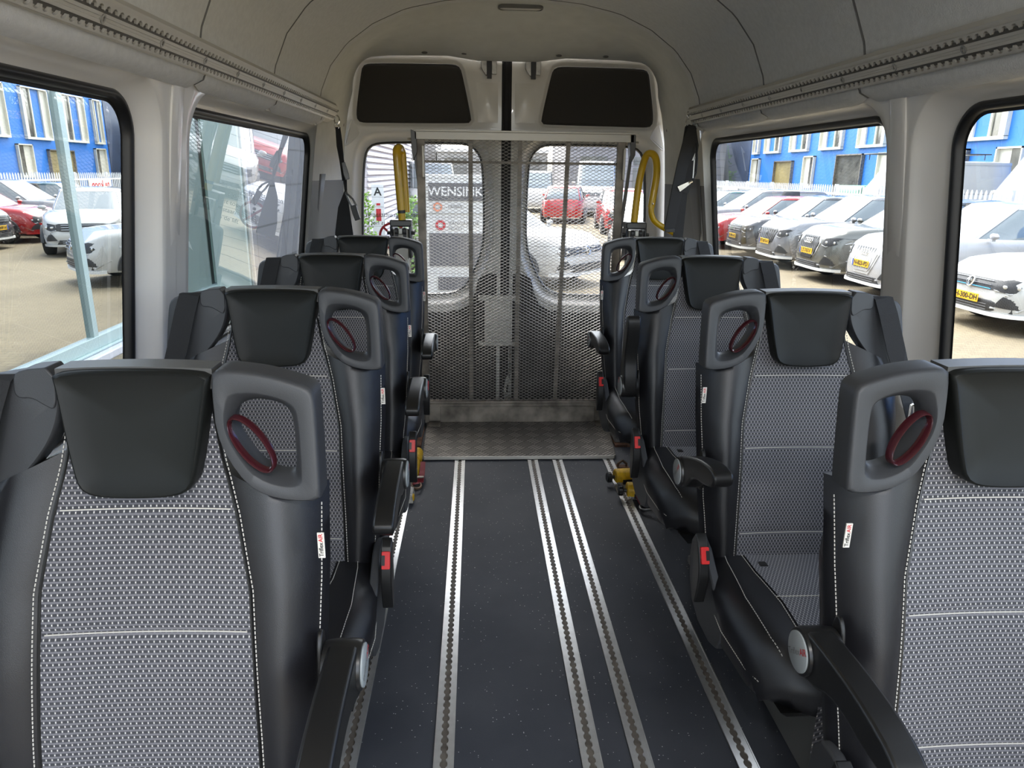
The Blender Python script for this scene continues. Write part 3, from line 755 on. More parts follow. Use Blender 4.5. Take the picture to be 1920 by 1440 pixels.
    pts = [T(-.175, -.03, 1.076), T(-.177, -.010, 1.086), T(-.179, .002, 1.083), T(-.185, .02, 1.05), T(-.20, .05, .97), T(-.222, .075, .89), T(-.243, .085, .80), T(-.254, .085, .70), T(-.258, .10, .58), T(-.255, .14, .47), T(-.25, .19, .42)]
    wd = [(1, 0, 0)] * 5 + [(.85 * 1, -.3 if s > 0 else -.3, 0), (.6, -.7, 0), (.3, -.95, 0), (.1, -1, 0), (0, -1, 0), (0, -1, 0)]
    wd = [(s * q[0], q[1], q[2]) for q in wd]
    b.strip(pts, .044, .0016, wd); bl = b.build('seat_belt', M['belt'], root, smooth=False)
    b = B(); p0 = T(-.236, .095, .835)
    b.loops([[(p0[0] + x, p0[1] - .004, p0[2] + z) for x, z in rrect(-.014 + d, .014 - d, -.026 + d, .026 - d, .004, 4)] for d in (0, .006)]); b.build('belt_tongue', M['chrome'], bl, solid=.003)
    # --- cloth tag on the edge
    b = B(); b.box(*sorted((s * .2365, s * .2455)), -.066, -.0640, .852, .889); tg = b.build('cloth_tag', M['tag'], root)
    b = B(); V, F = text_geo('Triflex', .0078, lambda x, y: (s * .2410 - y * 1, -.0664, .854 + x), 'LEFT', True); b.add(V, F, 0)
    wdt = max(v[2] for v in V) - .854
    V, F = text_geo('AIR', .0078, lambda x, y: (s * .2410 - y, -.0664, .8546 + wdt + x), 'LEFT', True); b.add(V, F, 1)
    b.build('tag_lettering', [M['black'], M['redink']], tg, recalc=False)
    # --- cushion
    def cw(f): return interp(f, [(.08, .212), (.16, .228), (.30, .240), (.42, .232), (.50, .205), (.545, .165)])
    def fmax(u): return .552 - .055 * abs(u / .24) ** 2.5
    def ctop(un, f, fm):
        t = f / fm; z = .478 + .018 * math.sin(PI * min(1, t)) + .020 * abs(un) ** 4 * (1 - t)
        roll = max(0, (abs(un) - .72) / .28); z -= .045 * roll ** 2.2
        fr = max(0, (t - .80) / .20); z -= .055 * fr ** 2.2
        return z
    b = B()
    def cf(a, v):
        un = -1 + 2 * a; fm = .552 - .085 * abs(un) ** 3; f = lerp(.06, fm, v ** .9); u = un * cw(f); return T(u, f, ctop(un, f, fm))
    def cb(a, v):
        un = -1 + 2 * a; fm = .552 - .085 * abs(un) ** 3; f = lerp(.06, fm - .02, v ** .9); u = un * (cw(f) - .012); return T(u, f, .375 - .01 * (1 - v))
    b.slab(cf, cb, 36, 30); b.build('cushion', M['leather'], root, angle=65)
    b = B()
    def sw(f): return interp(f, [(.06, .128), (.2, .13), (.32, .118), (.44, .120), (.56, .126)])
    def cpf(a, v):
        L_ = v * .62; f = min(.06 + L_, .552); over = max(0, .06 + L_ - .545)
        u = (-1 + 2 * a) * sw(f); un = u / cw(f); fm = .552 - .085 * abs(un) ** 3; f2 = min(f, fm)
        z = ctop(un, f2, fm)
        if over > 0: return T(u, fm + .0035, z - over * .9)
        return T(u, f2 + (.0035 if v > .75 else 0), z + .0022)
    b.grid(cpf, 16, 60); b.build('cushion_panel', M['fabric'], root, uv=lambda co: (co.x, co.y + co.z * .6), recalc=False, angle=80)
    b = B()
    def st2(fn, n):
        for i in range(n):
            b.tube([fn(i / n), fn((i + .62) / n)], .0009, 4)
    for sg in (-1, 1):
        def fn(t, sg=sg):
            f = lerp(.10, .50, t); u = sg * (sw(f) + .006); un = u / cw(f); return T(u, f, ctop(un, f, .552 - .085 * abs(un) ** 3) + .0015)
        st2(fn, 60); b.build('seam_stitching', M['thread'], root, smooth=False); b = B()
        def fn(t, sg=sg):
            f = lerp(.12, .46, t); un = sg * .80; return T(un * cw(f), f, ctop(un, f, .552 - .085 * abs(un) ** 3) + .002)
        st2(fn, 50)
        b.build('piping_stitching', M['thread'], root, smooth=False); b = B()
        def fn(t, sg=sg):
            f = lerp(.12, .46, t); u = sg * (cw(f) + .0005 - .004); return T(u, f, .415)
        st2(fn, 50); b.build('edge_stitching', M['thread'], root, smooth=False); b = B()
    b.tube([T(lerp(-.125, .125, i / 10), .30, ctop(0, .30, .55) + .003) for i in range(11)], .0010, 4)
    b.build('cushion_stitching', M['thread'], root, smooth=False)
    b = B(); b.box(*sorted((s * .094, s * .110)), -.178, -.160, .4965, .4985); b.build('size_tag', M['black'], root)
    # --- shell, pedestal legs
    b = B(); b.slab(lambda a, v: T((-1 + 2 * a) * (.215 - .03 * v), lerp(.02, .50, v), .378), lambda a, v: T((-1 + 2 * a) * (.17 - .03 * v), lerp(.06, .44, v), .315), 10, 10); b.build('seat_shell', M['plastic_dk'], root)
    for ul in (-.146, -.015):
        b = B()
        b.prism([(.10, .32), (.44, .32), (.40, .29), (.34, .10), (.44, .03), (.44, .006), (.02, .006), (.02, .03), (.14, .10), (.13, .28)], lambda f, z, u: T(u, f, z), ul - .010, ul + .010)
        b.build('leg', M['trimgrey'], root, bevel=.004)
    # side cover reaching up to the recliner
    b = B(); b.prism(smooth_poly([(.05, .52), (.12, .53), (.18, .49), (.25, .45), (.30, .40), (.26, .33), (.10, .33), (.04, .42)], 1), lambda f, z, u: T(u, f, z), .212, .232); b.build('side_cover', M['plastic'], root, bevel=.004)
    # --- buckle
    b = B(); b.prism(smooth_poly([(.150, .575), (.175, .565), (.190, .535), (.205, .495), (.200, .45), (.185, .40), (.165, .43), (.155, .49)], 1), lambda f, z, u: T(u, f, z), .238, .262)
    bk = b.build('buckle', M['plastic_dk'], root, bevel=.003)
    b = B(); P2 = lambda u, t, d: T(u, .186 + t * .42 + d * .9, .562 - t * .9 + d * .42)
    b.loops([[P2(.251 + x, .027 + y, d) for x, y in rrect(-.0090, .0090, -.019, .019, .002, 3)] for d in (-.004, .006)], cap0=True, cap1=True)
    b.build('release_button', M['red'], bk, bevel=.001)
    b = B(); b.loops([[P2(.2455 + x, .027 + y, .0065) for x, y in rrect(-.004, .004, -.011, .011, .001, 3)]] * 1 + [[P2(.2455 + x, .027 + y, .0067) for x, y in rrect(-.004, .004, -.011, .011, .001, 3)]], cap0=True, cap1=True); b.build('buckle_slot', M['plastic_dk'], bk)
    # --- armrest: own origin at the pivot, pointing forward when its angle is zero
    piv = T(.262, .070, .685)
    ap = smooth_poly([(-.030, .012), (-.022, .030), (.0, .036), (.06, .034), (.14, .026), (.20, .012), (.232, -.002), (.240, -.012), (.236, -.028), (.215, -.034), (.17, -.030), (.12, -.018), (.08, -.018), (.05, -.030), (.02, -.036), (-.012, -.036), (-.028, -.020)], 1)
    b = B(); b.prism(ap, lambda f, z, u: (s * u, -f, z), -.020, .022)
    ar_ = b.build('armrest', M['plastic_dk'], root, bevel=.005, loc=piv)
    b = B(); circ = lambda r, u: [(s * u, -r * math.cos(2 * PI * i / 32), r * math.sin(2 * PI * i / 32)) for i in range(32)]
    b.loops([circ(.034, -.026), circ(.036, -.010), circ(.036, .018), circ(.034, .026), circ(.030, .027)], cap0=True, cap1=True); b.build('pivot_drum', M['plastic_dk'], ar_, angle=40)
    b = B(); b.loops([circ(.030, .0265), circ(.030, .029), circ(.028, .030)], cap1=True); cp = b.build('pivot_cap', M['capgrey'], ar_, angle=40)
    b = B(); xs = -1 if s > 0 else 1
    V, F = text_geo('Triflex', .0135, lambda x, y: (s * .0304, -xs * (x - .026) * 1, y), 'LEFT'); w0 = max(abs(v[1] - (-xs * -.026)) for v in V); b.add(V, F, 0)
    V, F = text_geo('AIR', .0135, lambda x, y: (s * .0304, -xs * (x - .026 + w0 + .001), y), 'LEFT', True); b.add(V, F, 1)
    for i, v in enumerate(b.v):                # tilt the lettering a little
        y, z = v[1], v[2]; a = math.radians(-25) * (1 if s < 0 else -1); b.v[i] = (v[0], y * math.cos(a) - z * math.sin(a), y * math.sin(a) + z * math.cos(a))
    b.build('cap_lettering', [M['trimgrey'], M['redink']], ar_, recalc=False)
    # bracket lug behind the drum
    b = B(); b.prism(smooth_poly([(-.012, -.05), (.018, -.04), (.014, .03), (.0, .056), (-.016, .05), (-.022, .0)], 2), lambda f, z, u: T(.262 + u, .070 + f, .685 + z), -.034, -.027); b.build('armrest_bracket', M['plastic_dk'], root, bevel=.002)
    ar_.rotation_euler = (math.radians(-arm_angle), 0, 0)      # positive angle raises the tip
    return root
def set_arm(root, ang):
    for ch in root.children:
        if ch.name.startswith('armrest') and 'bracket' not in ch.name: ch.rotation_euler = (math.radians(-ang), 0, 0)

G1 = 'passenger seats along the left side'; G2 = 'passenger seats along the right side'
LL = ['large foreground seat at the left with dotted grey fabric, nearest the viewer', 'second seat from the front in the left row, its armrest pointing forward',
      'third seat in the left row, beside the yellow strap retractors', 'rearmost left seat standing next to the mesh ramp']
RR = ['foreground seat at the right, cut by the picture edge, with long lowered armrest', 'second seat in the right row, armrest half raised over its cushion',
      'third seat in the right row with its black armrest folded fully upright', 'rearmost right seat beside the mesh ramp, its bent yellow rail behind']
ly = [(.921, 2), (1.578, 0), (2.250, 4), (2.896, 4)]
ry = [(.930, 6), (1.580, 24), (2.270, 88), (2.946, 6)]
p0 = make_seat(1, 2, LL[0]); p1 = make_seat(-1, 6, RR[0])
for k in range(4):
    o = p0 if k == 0 else copy_tree(p0); o.location = (-.447, ly[k][0], 0); o['label'] = LL[k]; o['group'] = G1; set_arm(o, ly[k][1])
    o = p1 if k == 0 else copy_tree(p1); o.location = (.759, ry[k][0], 0); o['label'] = RR[k]; o['group'] = G2; set_arm(o, ry[k][1])

# ================================================================== WHEELCHAIR RAMP
def tread_mat():
    m, n, b = _m('tread_plate'); tc = n.nodes.new('ShaderNodeTexCoord'); mp = n.nodes.new('ShaderNodeMapping'); mp.inputs['Rotation'].default_value = (0, 0, PI / 4)
    n.links.new(tc.outputs['Object'], mp.inputs[0]); sp = n.nodes.new('ShaderNodeSeparateXYZ'); n.links.new(mp.outputs[0], sp.inputs[0])
    s_ = .0640
    a = math_node(n, 'DIVIDE', math_node(n, 'ADD', sp.outputs[0], 10), s_); c = math_node(n, 'DIVIDE', math_node(n, 'ADD', sp.outputs[1], 10), s_)
    par = math_node(n, 'MODULO', math_node(n, 'ADD', math_node(n, 'FLOOR', a), math_node(n, 'FLOOR', c)), 2)
    fa, fc = math_node(n, 'FRACT', a), math_node(n, 'FRACT', c)
    mixn = lambda x, y: math_node(n, 'ADD', math_node(n, 'MULTIPLY', x, par), math_node(n, 'MULTIPLY', y, math_node(n, 'SUBTRACT', 1, par)))
    across, along = mixn(fa, fc), mixn(fc, fa)
    bar = math_node(n, 'MULTIPLY', math_node(n, 'LESS_THAN', math_node(n, 'ABSOLUTE', math_node(n, 'SUBTRACT', math_node(n, 'FRACT', math_node(n, 'MULTIPLY', across, 4)), .5)), .22), math_node(n, 'LESS_THAN', math_node(n, 'ABSOLUTE', math_node(n, 'SUBTRACT', along, .5)), .44))
    bar2 = math_node(n, 'MULTIPLY', bar, math_node(n, 'ADD', .45, math_node(n, 'MULTIPLY', par, .55)))  # bars of alternate cells coloured paler, imitating the light they catch
    mx = n.nodes.new('ShaderNodeMix'); mx.data_type = 'RGBA'; mx.inputs[6].default_value = (.070, .064, .058, 1); mx.inputs[7].default_value = (.26, .245, .22, 1)
    n.links.new(bar2, mx.inputs[0]); n.links.new(mx.outputs[2], b.inputs['Base Color']); b.inputs['Metallic'].default_value = .5; b.inputs['Roughness'].default_value = .5
    bp = n.nodes.new('ShaderNodeBump'); bp.inputs['Strength'].default_value = 1; bp.inputs['Distance'].default_value = .004; n.links.new(bar, bp.inputs['Height']); n.links.new(bp.outputs[0], b.inputs['Normal'])
    return m
M['tread'] = tread_mat(); M['footgrey'] = mat('foot_grey_paint', (.20, .20, .195), .5, var=.35, vscale=20)
RY = 3.74; X0, X1 = -.272, .735
t = thing('wheelchair_ramp', 'upright folding wheelchair ramp of expanded metal mesh in front of the rear doors', 'ramp', (.23, RY, 0))
loc = lambda b: b.xf(lambda x, y, z: (x - .23, y - RY, z))
for sg, x in ((0, X0), (1, X1)):
    b = B(); b.box(x - .022, x + .018, RY - .012, RY + .02, .03, 1.535); loc(b).build('side_upright', M['ruststeel'], t, bevel=.002)
b = B(); b.box(-.30, .79, RY - .03, RY - .018, 1.50, 1.537); b.box(-.305, .815, RY - .034, RY + .006, 1.537, 1.546); loc(b).build('top_bar', M['alu_dull'], t, bevel=.0015)
for x in (-.026, .222, .466):
    dx = -.028 if x > .4 else 0
    b = B(); b.prism([(x - .011, 1.52), (x + .011, 1.52), (x + .011 + dx, .13), (x - .011 + dx, .13)], lambda a, z, y: (a, y, z), RY + .004, RY + .010); loc(b).build('slat', M['ruststeel'], t)
b = B(); b.box(X0, X1, RY + .011, RY + .019, 1.390, 1.402); loc(b).build('cross_bar', M['ruststeel'], t)
b = B(); b.box(X0 + .20, X0 + .22, RY + .019, RY + .024, 1.37, 1.385); 
# expanded mesh: crossing strands
b = B(); nc, nr = 31, 83; x0, x1, z0, z1 = X0 + .012, X1 - .012, .135, 1.505
cw_, ch_ = (x1 - x0) / nc, (z1 - z0) / nr; V = []; F = []
def strand(p, q, off):
    o = len(V); h = .00135
    for (x, z) in (p, q):
        V.extend([(x, RY - .006 + off, z - h), (x, RY - .0015 + off, z - h * .2), (x, RY - .0015 + off, z + h), (x, RY - .006 + off, z + h * .4)])
    for j in range(4): F.append((o + j, o + (j + 1) % 4, o + 4 + (j + 1) % 4, o + 4 + j))
for r in range(nr):
    za = z0 + r * ch_
    for c_ in range(nc):
        xa = x0 + c_ * cw_
        strand((xa, za + ch_ / 2), (xa + cw_ / 2, za + ch_), 0); strand((xa + cw_ / 2, za + ch_), (xa + cw_, za + ch_ / 2), .001)
        strand((xa, za + ch_ / 2), (xa + cw_ / 2, za), .001); strand((xa + cw_ / 2, za), (xa + cw_, za + ch_ / 2), 0)
b.add(V, F); loc(b).build('expanded_mesh', M['meshsteel'], t, recalc=False, smooth=False)
b = B(); b.box(X0 - .01, X1 + .01, RY - .02, RY + .02, .125, .140); b.box(X0 - .01, X1 + .01, RY - .016, RY + .02, .012, .125); b.box(X0 - .01, X1 + .01, RY - .022, RY - .016, .108, .126)
loc(b).build('bottom_beam', M['ruststeel'], t, bevel=.003)
b = B(); b.prism([(X0, RY - .022), (X1, RY - .022), (.690, 3.235), (.680, 3.222), (-.255, 3.222), (-.262, 3.235)], lambda x, y, z: (x, y, z), .008, .020); loc(b).build('tread_flap', M['tread'], t, bevel=.003)
b = B(); b.prism([(X0 + .01, 3.70), (X1 - .02, 3.70), (.672, 3.23), (-.252, 3.23)], lambda x, y, z: (x, y, z), .0010, .0075); loc(b).build('flap_underside', M['rubber'], t)
b = B(); b.box(-.256, .681, 3.216, 3.2225, .004, .021); loc(b).build('flap_edge', M['alu_dull'], t, bevel=.002)
for x in (X0 + .045, X1 - .045):
    b = B(); b.box(x - .032, x + .032, RY - .027, RY - .0225, .03, .112); b.box(x - .032, x + .032, RY - .10, RY - .02, .0205, .025); loc(b).build('hinge_bracket', M['ruststeel'], t, bevel=.002)
for x, s_ in ((-.305, -1), (.785, 1)):
    b = B(); b.prism([(x - .014, 1.545), (x + .014, 1.535), (x + .016, 1.44), (x - .004, 1.40), (x - .012, 1.46)], lambda a, z, y: (a, y, z), RY - .03, RY + .03); 
    b.strip([(x, RY, 1.46), (x + (.018 if s_ < 0 else -.012), RY, 1.30), (x + (.03 if s_ < 0 else -.03), RY, 1.10), (x + (.035 if s_ < 0 else -.045), RY, .50), (x + (.035 if s_ < 0 else -.045), RY, .03)], .016, .02, (1, 0, 0))
    loc(b).build('side_arm', M['darksteel'], t, bevel=.002)
    b = B(); xx = x + (.045 if s_ < 0 else -.04); b.box(xx - .006, xx + .006, RY - .04, RY - .02, 1.32, 1.47); loc(b).build('spring_strut', M['alu_dull'], t, bevel=.002)
    b = B(); b.tube([(x - .03 * -s_ * 1.0, RY - .02, 1.50), (x + .016 * s_, RY - .02, 1.50)], .006, 8); loc(b).build('pin', M['steel'], t)

# lift posts with clamp heads
for sd, x, lab in ((-1, -.370, 'grey lift post with clamp head carrying the straight yellow rail'), (1, .803, 'grey lift post with clamp head carrying the bent yellow rail')):
    t = thing('lift_post', lab, 'post', (x, 3.62, 0), 0, 'lift posts')
    b = B(); b.box(-.036, .036, -.02, .05, 0, 1.075); b.build('column', M['alu_dull'], t, bevel=.006)
    b = B(); b.box(-.052, .052, -.03, .06, 1.085, 1.118); b.box(-.052, -.040, -.035, .06, .93, 1.09); b.box(.040, .052, -.035, .06, .93, 1.09); b.build('clamp_head', M['darksteel'], t, bevel=.006)
    for q in (-.02, .02):
        b = B(); b.tube([(q - .007, -.032, 1.065), (q + .007, -.032, 1.065)], .016, 12); b.box(q - .008, q + .008, -.036, -.02, 1.03, 1.07); b.build('knuckle', M['carblack'], t)
    b = B(); b.box(-.010, .010, -.045, -.02, 1.05, 1.08); b.build('pawl', M['steel'], t, bevel=.003)
    for q in (-1, 1):
        b = B(); b.tube([(q * .050, -.01, 1.055), (q * .068, -.01, 1.055)], .010, 8); b.build('bolt', M['darksteel'], t)
    xx = 0 if sd < 0 else -.026
    b = B(); b.box(xx - .06, xx + .06, -.21, -.04, 0.012, .19); b.build('foot_box', M['footgrey'], t, bevel=.008)
    b = B(); b.box(xx - (.115 if sd < 0 else .062), xx + (.09 if sd < 0 else .115), -.24, .06, 0.0, .012); b.build('base_plate', mat('rusty_plate', (.12, .055, .03), .8, var=.7, vscale=30) if sd < 0 else bpy.data.materials['rusty_plate'], t)
# yellow rails
def arc(pts, it=3):
    P = [Vector(p) for p in pts]
    for _ in range(it):
        Q = [P[0]]
        for a, c_ in zip(P, P[1:]): Q += [a.lerp(c_, .25), a.lerp(c_, .75)]
        P = Q + [P[-1]]
    return P
t = thing('handrail', 'straight yellow looped handrail standing up behind the rearmost left seat', 'handrail', (-.37, 3.60, 1.10), 0, 'yellow handrails')
g = lambda L: [(p[0] + .37, p[1] - 3.60, p[2] - 1.10) for p in L]
b = B(); b.tube(g(arc([(-.364, 3.60, 1.165), (-.378, 3.60, 1.41), (-.378, 3.61, 1.455), (-.366, 3.70, 1.455), (-.362, 3.71, 1.41), (-.352, 3.71, 1.15)])), .0205, 14); b.build('tube', M['yellow'], t)
b = B(); b.tube(g([(-.3635, 3.60, 1.150), (-.3642, 3.60, 1.165)]), .019, 14); b.build('gap_ring', M['rubber'], t)
b = B(); b.tube(g([(-.362, 3.60, 1.118), (-.3635, 3.60, 1.152)]), .0185, 14); b.build('lower_sleeve', M['yellow'], t)
t = thing('handrail', 'bent yellow handrail with a kink towards the right wall, behind the right seats', 'handrail', (.80, 3.58, 1.12), 0, 'yellow handrails')
g = lambda L: [(p[0] - .80, p[1] - 3.58, p[2] - 1.12) for p in L]
b = B(); b.tube(g(arc([(.795, 3.62, 1.118), (.805, 3.62, 1.30), (.820, 3.61, 1.40), (.833, 3.59, 1.450), (.868, 3.56, 1.440), (.876, 3.54, 1.36), (.862, 3.53, 1.26), (.855, 3.53, 1.195)])), .0175, 14); b.build('tube', M['yellow'], t)
b = B(); b.tube(g(arc([(.855, 3.53, 1.197), (.856, 3.53, 1.165), (.875, 3.53, 1.125), (.93, 3.53, 1.095), (.985, 3.53, 1.070), (1.010, 3.53, 1.05), (1.018, 3.53, .98)])), .0145, 14); b.build('bent_arm', M['yellow'], t)
b = B(); b.sphere((.858 - .80, 3.511 - 3.58, 1.213 - 1.12), .005, 8); b.build('rivet', M['chrome'], t)

# ------------------------------------------------------------------ hanging straps
t = thing('tie_down_strap', 'thin black strap hanging from the end of the left overhead track', 'strap', (-.66, 3.62, 1.60), 0, 'hanging belt straps')
g = lambda L: [(p[0] + .66, p[1] - 3.62, p[2] - 1.60) for p in L]
b = B(); b.box(-.030, .012, -.085, -.025, .006, .040); b.tube([(0, -.06, .022), (.0, .01, .018)], .012, 10); b.build('track_fitting', M['chrome'], t, bevel=.003)
b = B(); b.tube([(.012 * math.cos(a), .012, -.022 + .020 * math.sin(a)) for a in [2 * PI * i / 20 for i in range(20)]], .0035, 6, closed=True); b.tube([(-.003 + .010 * math.cos(a), .018, -.05 + .016 * math.sin(a)) for a in [2 * PI * i / 20 for i in range(20)]], .003, 6, closed=True); b.build('hook_ring', M['chrome'], t)
b = B(); b.strip(g([(-.658, 3.64, 1.545), (-.650, 3.64, 1.48), (-.645, 3.64, 1.40), (-.638, 3.64, 1.33), (-.636, 3.64, 1.25)]), [.022, .018, .014, .020, .012], .008, (1, .3, 0))
b.strip(g([(-.661, 3.63, 1.545), (-.660, 3.63, 1.46), (-.650, 3.63, 1.39), (-.642, 3.63, 1.30)]), .010, .012, (1, .8, 0)); b.build('upper_webbing', M['belt'], t, smooth=False)
b = B(); b.strip(g([(-.640, 3.63, 1.385), (-.628, 3.625, 1.33), (-.622, 3.625, 1.305)]), [.018, .026, .020], .010, (1, .2, 0)); b.build('ratchet_buckle', M['darksteel'], t, bevel=.002)
b = B(); b.strip(g([(-.636, 3.64, 1.25), (-.650, 3.64, 1.17), (-.655, 3.64, 1.05), (-.655, 3.64, .98)]), [.014, .055, .088, .092], .004, (1, 0, 0)); b.build('lower_webbing', M['belt'], t, smooth=False)
b = B(); b.tube(g([(-.634, 3.62, 1.245), (-.600, 3.61, 1.215), (-.585, 3.61, 1.185), (-.600, 3.61, 1.17), (-.618, 3.615, 1.20), (-.634, 3.62, 1.24)]), .005, 8); b.build('tongue_loop', M['darksteel'], t)
b = B(); b.strip(g([(-.598, 3.605, 1.185), (-.590, 3.605, 1.15), (-.578, 3.605, 1.115)]), .028, .012, (1, 0, .2)); b.build('buckle_end', M['plastic_dk'], t, bevel=.003)
t = thing('tie_down_strap', 'thick bundle of black belts hanging from the end of the right overhead track', 'strap', (.985, 3.42, 1.60), 0, 'hanging belt straps')
g = lambda L: [(p[0] - .985, p[1] - 3.42, p[2] - 1.60) for p in L]
b = B(); b.box(-.012, .030, -.075, -.020, .005, .040); b.tube([(0, -.05, .022), (-.01, .0, .018)], .012, 10); b.build('track_fitting', M['chrome'], t, bevel=.003)
b = B(); b.tube([(-.008 + .010 * math.cos(a), .0, .012 + .016 * math.sin(a)) for a in [2 * PI * i / 20 for i in range(20)]], .0035, 6, closed=True); b.tube([(-.004 + .019 * math.cos(a), .0, -.020 + .020 * math.sin(a)) for a in [2 * PI * i / 20 for i in range(20)]], .0035, 6, closed=True); b.build('hook_ring', M['chrome'], t)
b = B(); b.strip(g([(.990, 3.40, 1.565), (.975, 3.395, 1.50), (.955, 3.39, 1.40), (.935, 3.38, 1.28), (.922, 3.38, 1.18), (.912, 3.38, 1.10)]), [.040, .050, .052, .052, .050, .050], .010, (1, .1, 0)); b.build('front_webbing', M['belt'], t, smooth=False)
b = B(); b.strip(g([(.985, 3.42, 1.565), (.992, 3.42, 1.48), (.990, 3.42, 1.38), (.975, 3.43, 1.27)]), [.045, .075, .072, .055], .016, (1, .1, 0)); b.strip(g([(.975, 3.43, 1.27), (.972, 3.43, 1.15), (.968, 3.43, .98)]), .048, .006, (1, 0, 0)); b.build('back_webbing', M['belt'], t, smooth=False)
b = B(); b.tube(g([(1.015, 3.40, 1.49), (1.022, 3.395, 1.42), (1.022, 3.395, 1.36), (1.010, 3.395, 1.325), (.995, 3.395, 1.32)]), .004, 6); b.build('cord_loop', M['belt'], t)
b = B(); b.strip(g([(.940, 3.372, 1.285), (.965, 3.372, 1.300), (.990, 3.372, 1.315)]), [.026, .020, .012], .004, (0, 0, 1)); b.tube(g([(.985, 3.372, 1.315), (1.0, 3.372, 1.322)]), .008, 8); b.build('spring_clip', M['chrome'], t)
b = B(); b.strip(g([(1.004, 3.375, 1.335), (1.003, 3.375, 1.43)]), .005, .002, (1, 0, 0)); b.prism([(1.004, 1.445), (1.004, 1.415), (.992, 1.412)], lambda x, z, y: (x - .985, y - 3.42, z - 1.60), 3.374, 3.376); b.build('metal_tongue', M['white'], t)
b = B(); b.box(*[v for v in (-.092, -.048)], -.048, -.032, -.512, -.495); b.build('belt_end', M['plastic_dk'], t, bevel=.002)

# ------------------------------------------------------------------ strap retractors on the floor
def retractor(name_label, x, y, rz, full=True, hook=True):
    t = thing('strap_retractor', name_label, 'retractor', (x, y, 0.006), rz, 'yellow strap retractors')
    b = B(); pr = smooth_poly([(-.032, .0), (-.034, .03), (-.026, .052), (.0, .060), (.026, .052), (.034, .03), (.032, .0)], 1)
    sec = resample(pr, 28)
    L = [[(xx, p[0] * k, .012 + p[1] * k + .03 * (1 - k)) for p in sec] for xx, k in ((-.052, .85), (-.048, 1), (.048, 1), (.052, .85))]
    b.loops(L, cap0=True, cap1=True); bd = b.build('housing', M['yellowcast'], t, bevel=.002)
    b = B(); b.box(-.022, .026, -.038, -.022, .012, .034); b.build('strap_slot', M['rubber'], bd)
    for q in (-.042, .042):
        b = B(); b.tube([(q, -.036, .018), (q, -.030, .018)], .005, 8); b.build('screw', M['steel'], bd)
    if full:
        b = B(); L = []
        for xx, r in ((-.088, .018), (-.084, .022), (-.070, .022), (-.066, .018)): L.append([(xx, (r + (.0015 if i % 2 else 0)) * math.cos(2 * PI * i / 28), .034 + (r + (.0015 if i % 2 else 0)) * math.sin(2 * PI * i / 28)) for i in range(28)])
        b.loops(L, cap0=True, cap1=True); b.tube([(-.068, 0, .034), (-.050, 0, .034)], .008, 8); b.build('knob', M['plastic_dk'], t)
    b = B(); b.box(-.03, .03, -.02, .02, 0, .014); b.build('track_foot', M['steel'], t, bevel=.002)
    if hook:
        b = B(); b.strip([(.002, -.030, .026), (.004, -.060, .020), (.006, -.095, .012)], [.040, .036, .026], .003, (1, 0, 0)); b.build('webbing', M['redstrap'], t, smooth=False)
        b = B(); b.tube(arc([(.006, -.092, .012), (-.012, -.105, .012), (-.010, -.135, .010), (.020, -.140, .014), (.04, -.150, .020), (.062, -.165, .014), (.070, -.185, .010), (.060, -.200, .008), (.045, -.198, .008)], 2), .0055, 8); b.build('hook', M['darksteel'], t)
    return t
retractor('yellow strap retractor nearest the ramp on the right floor track', .675, 2.925, math.radians(6), True, False)
retractor('yellow strap retractor in front of its twin, with red strap and dark hook', .700, 2.775, math.radians(-3), True, True)
retractor('farther yellow retractor beside the left seats, close to the tread flap', -.288, 3.160, math.radians(90), False, False)
retractor('nearer yellow retractor tucked beside the third left seat, red strap trailing', -.292, 3.030, math.radians(90), False, False)
t = thing('strap_hook', 'red strap end with buckle and bent rusty hook on the left floor track', 'hook', (-.268, 2.905, .004))
b = B(); b.strip([(.022, .17, .05), (.024, .08, .035), (.020, .02, .02), (-.005, .0, .018), (-.025, .02, .02)], [.022, .024, .030, .030, .026], .004, (1, .2, 0)); b.build('webbing', M['redstrap'], t, smooth=False)
b = B(); b.box(-.006, .034, .028, .046, .030, .036); b.build('buckle', M['ruststeel'], t, bevel=.002)
b = B(); b.tube(arc([(-.012, .012, .026), (-.020, -.02, .022), (-.006, -.045, .016), (.018, -.046, .014), (.028, -.02, .014), (.020, .005, .016)], 2), .0055, 8); b.build('hook', mat('rusty_hook', (.14, .09, .06), .5, metal=.6), t)
t = thing('track_anchor', 'dirty whitish block with a yellow tip locked on the left floor track', 'anchor', (-.292, 2.80, .004))
b = B(); b.slab(lambda a, v: (lerp(-.03, .022, a), lerp(-.05, .04, v), .030 + .012 * math.sin(PI * a) * (1 - v * .4)), lambda a, v: (lerp(-.034, .026, a), lerp(-.056, .042, v), .001), 6, 6); b.build('block', mat('dirty_white', (.42, .40, .36), .7, var=.4, vscale=60), t)
b = B(); b.box(.010, .030, -.045, -.015, .004, .030); b.build('tip', M['yellowcast'], t, bevel=.006)
b = B(); b.tube([(-.01, -.07, .010), (.0, -.04, .018)], .007, 8); b.build('pin', M['darksteel'], t)
t = thing('loop_bracket', 'small rusty tie ring bracket just behind the right retractors', 'bracket', (.70, 3.12, 0))
b = B(); b.tube([(-.02, 0, .0), (-.02, 0, .02), (0, 0, .035), (.02, 0, .02), (.02, 0, .0)], .006, 8); b.build('ring', bpy.data.materials['rusty_hook'], t); b = B(); b.box(-.03, .03, -.02, .02, 0, .006); b.build('plate', bpy.data.materials['rusty_plate'], t)
b = B(); b.add([(-.008, .012, .012), (.002, .014, .004), (.012, -.012, .001), (.0, -.008, .012), (-.009, -.003, .006)], [(0, 3, 4), (0, 1, 3), (1, 2, 3)])
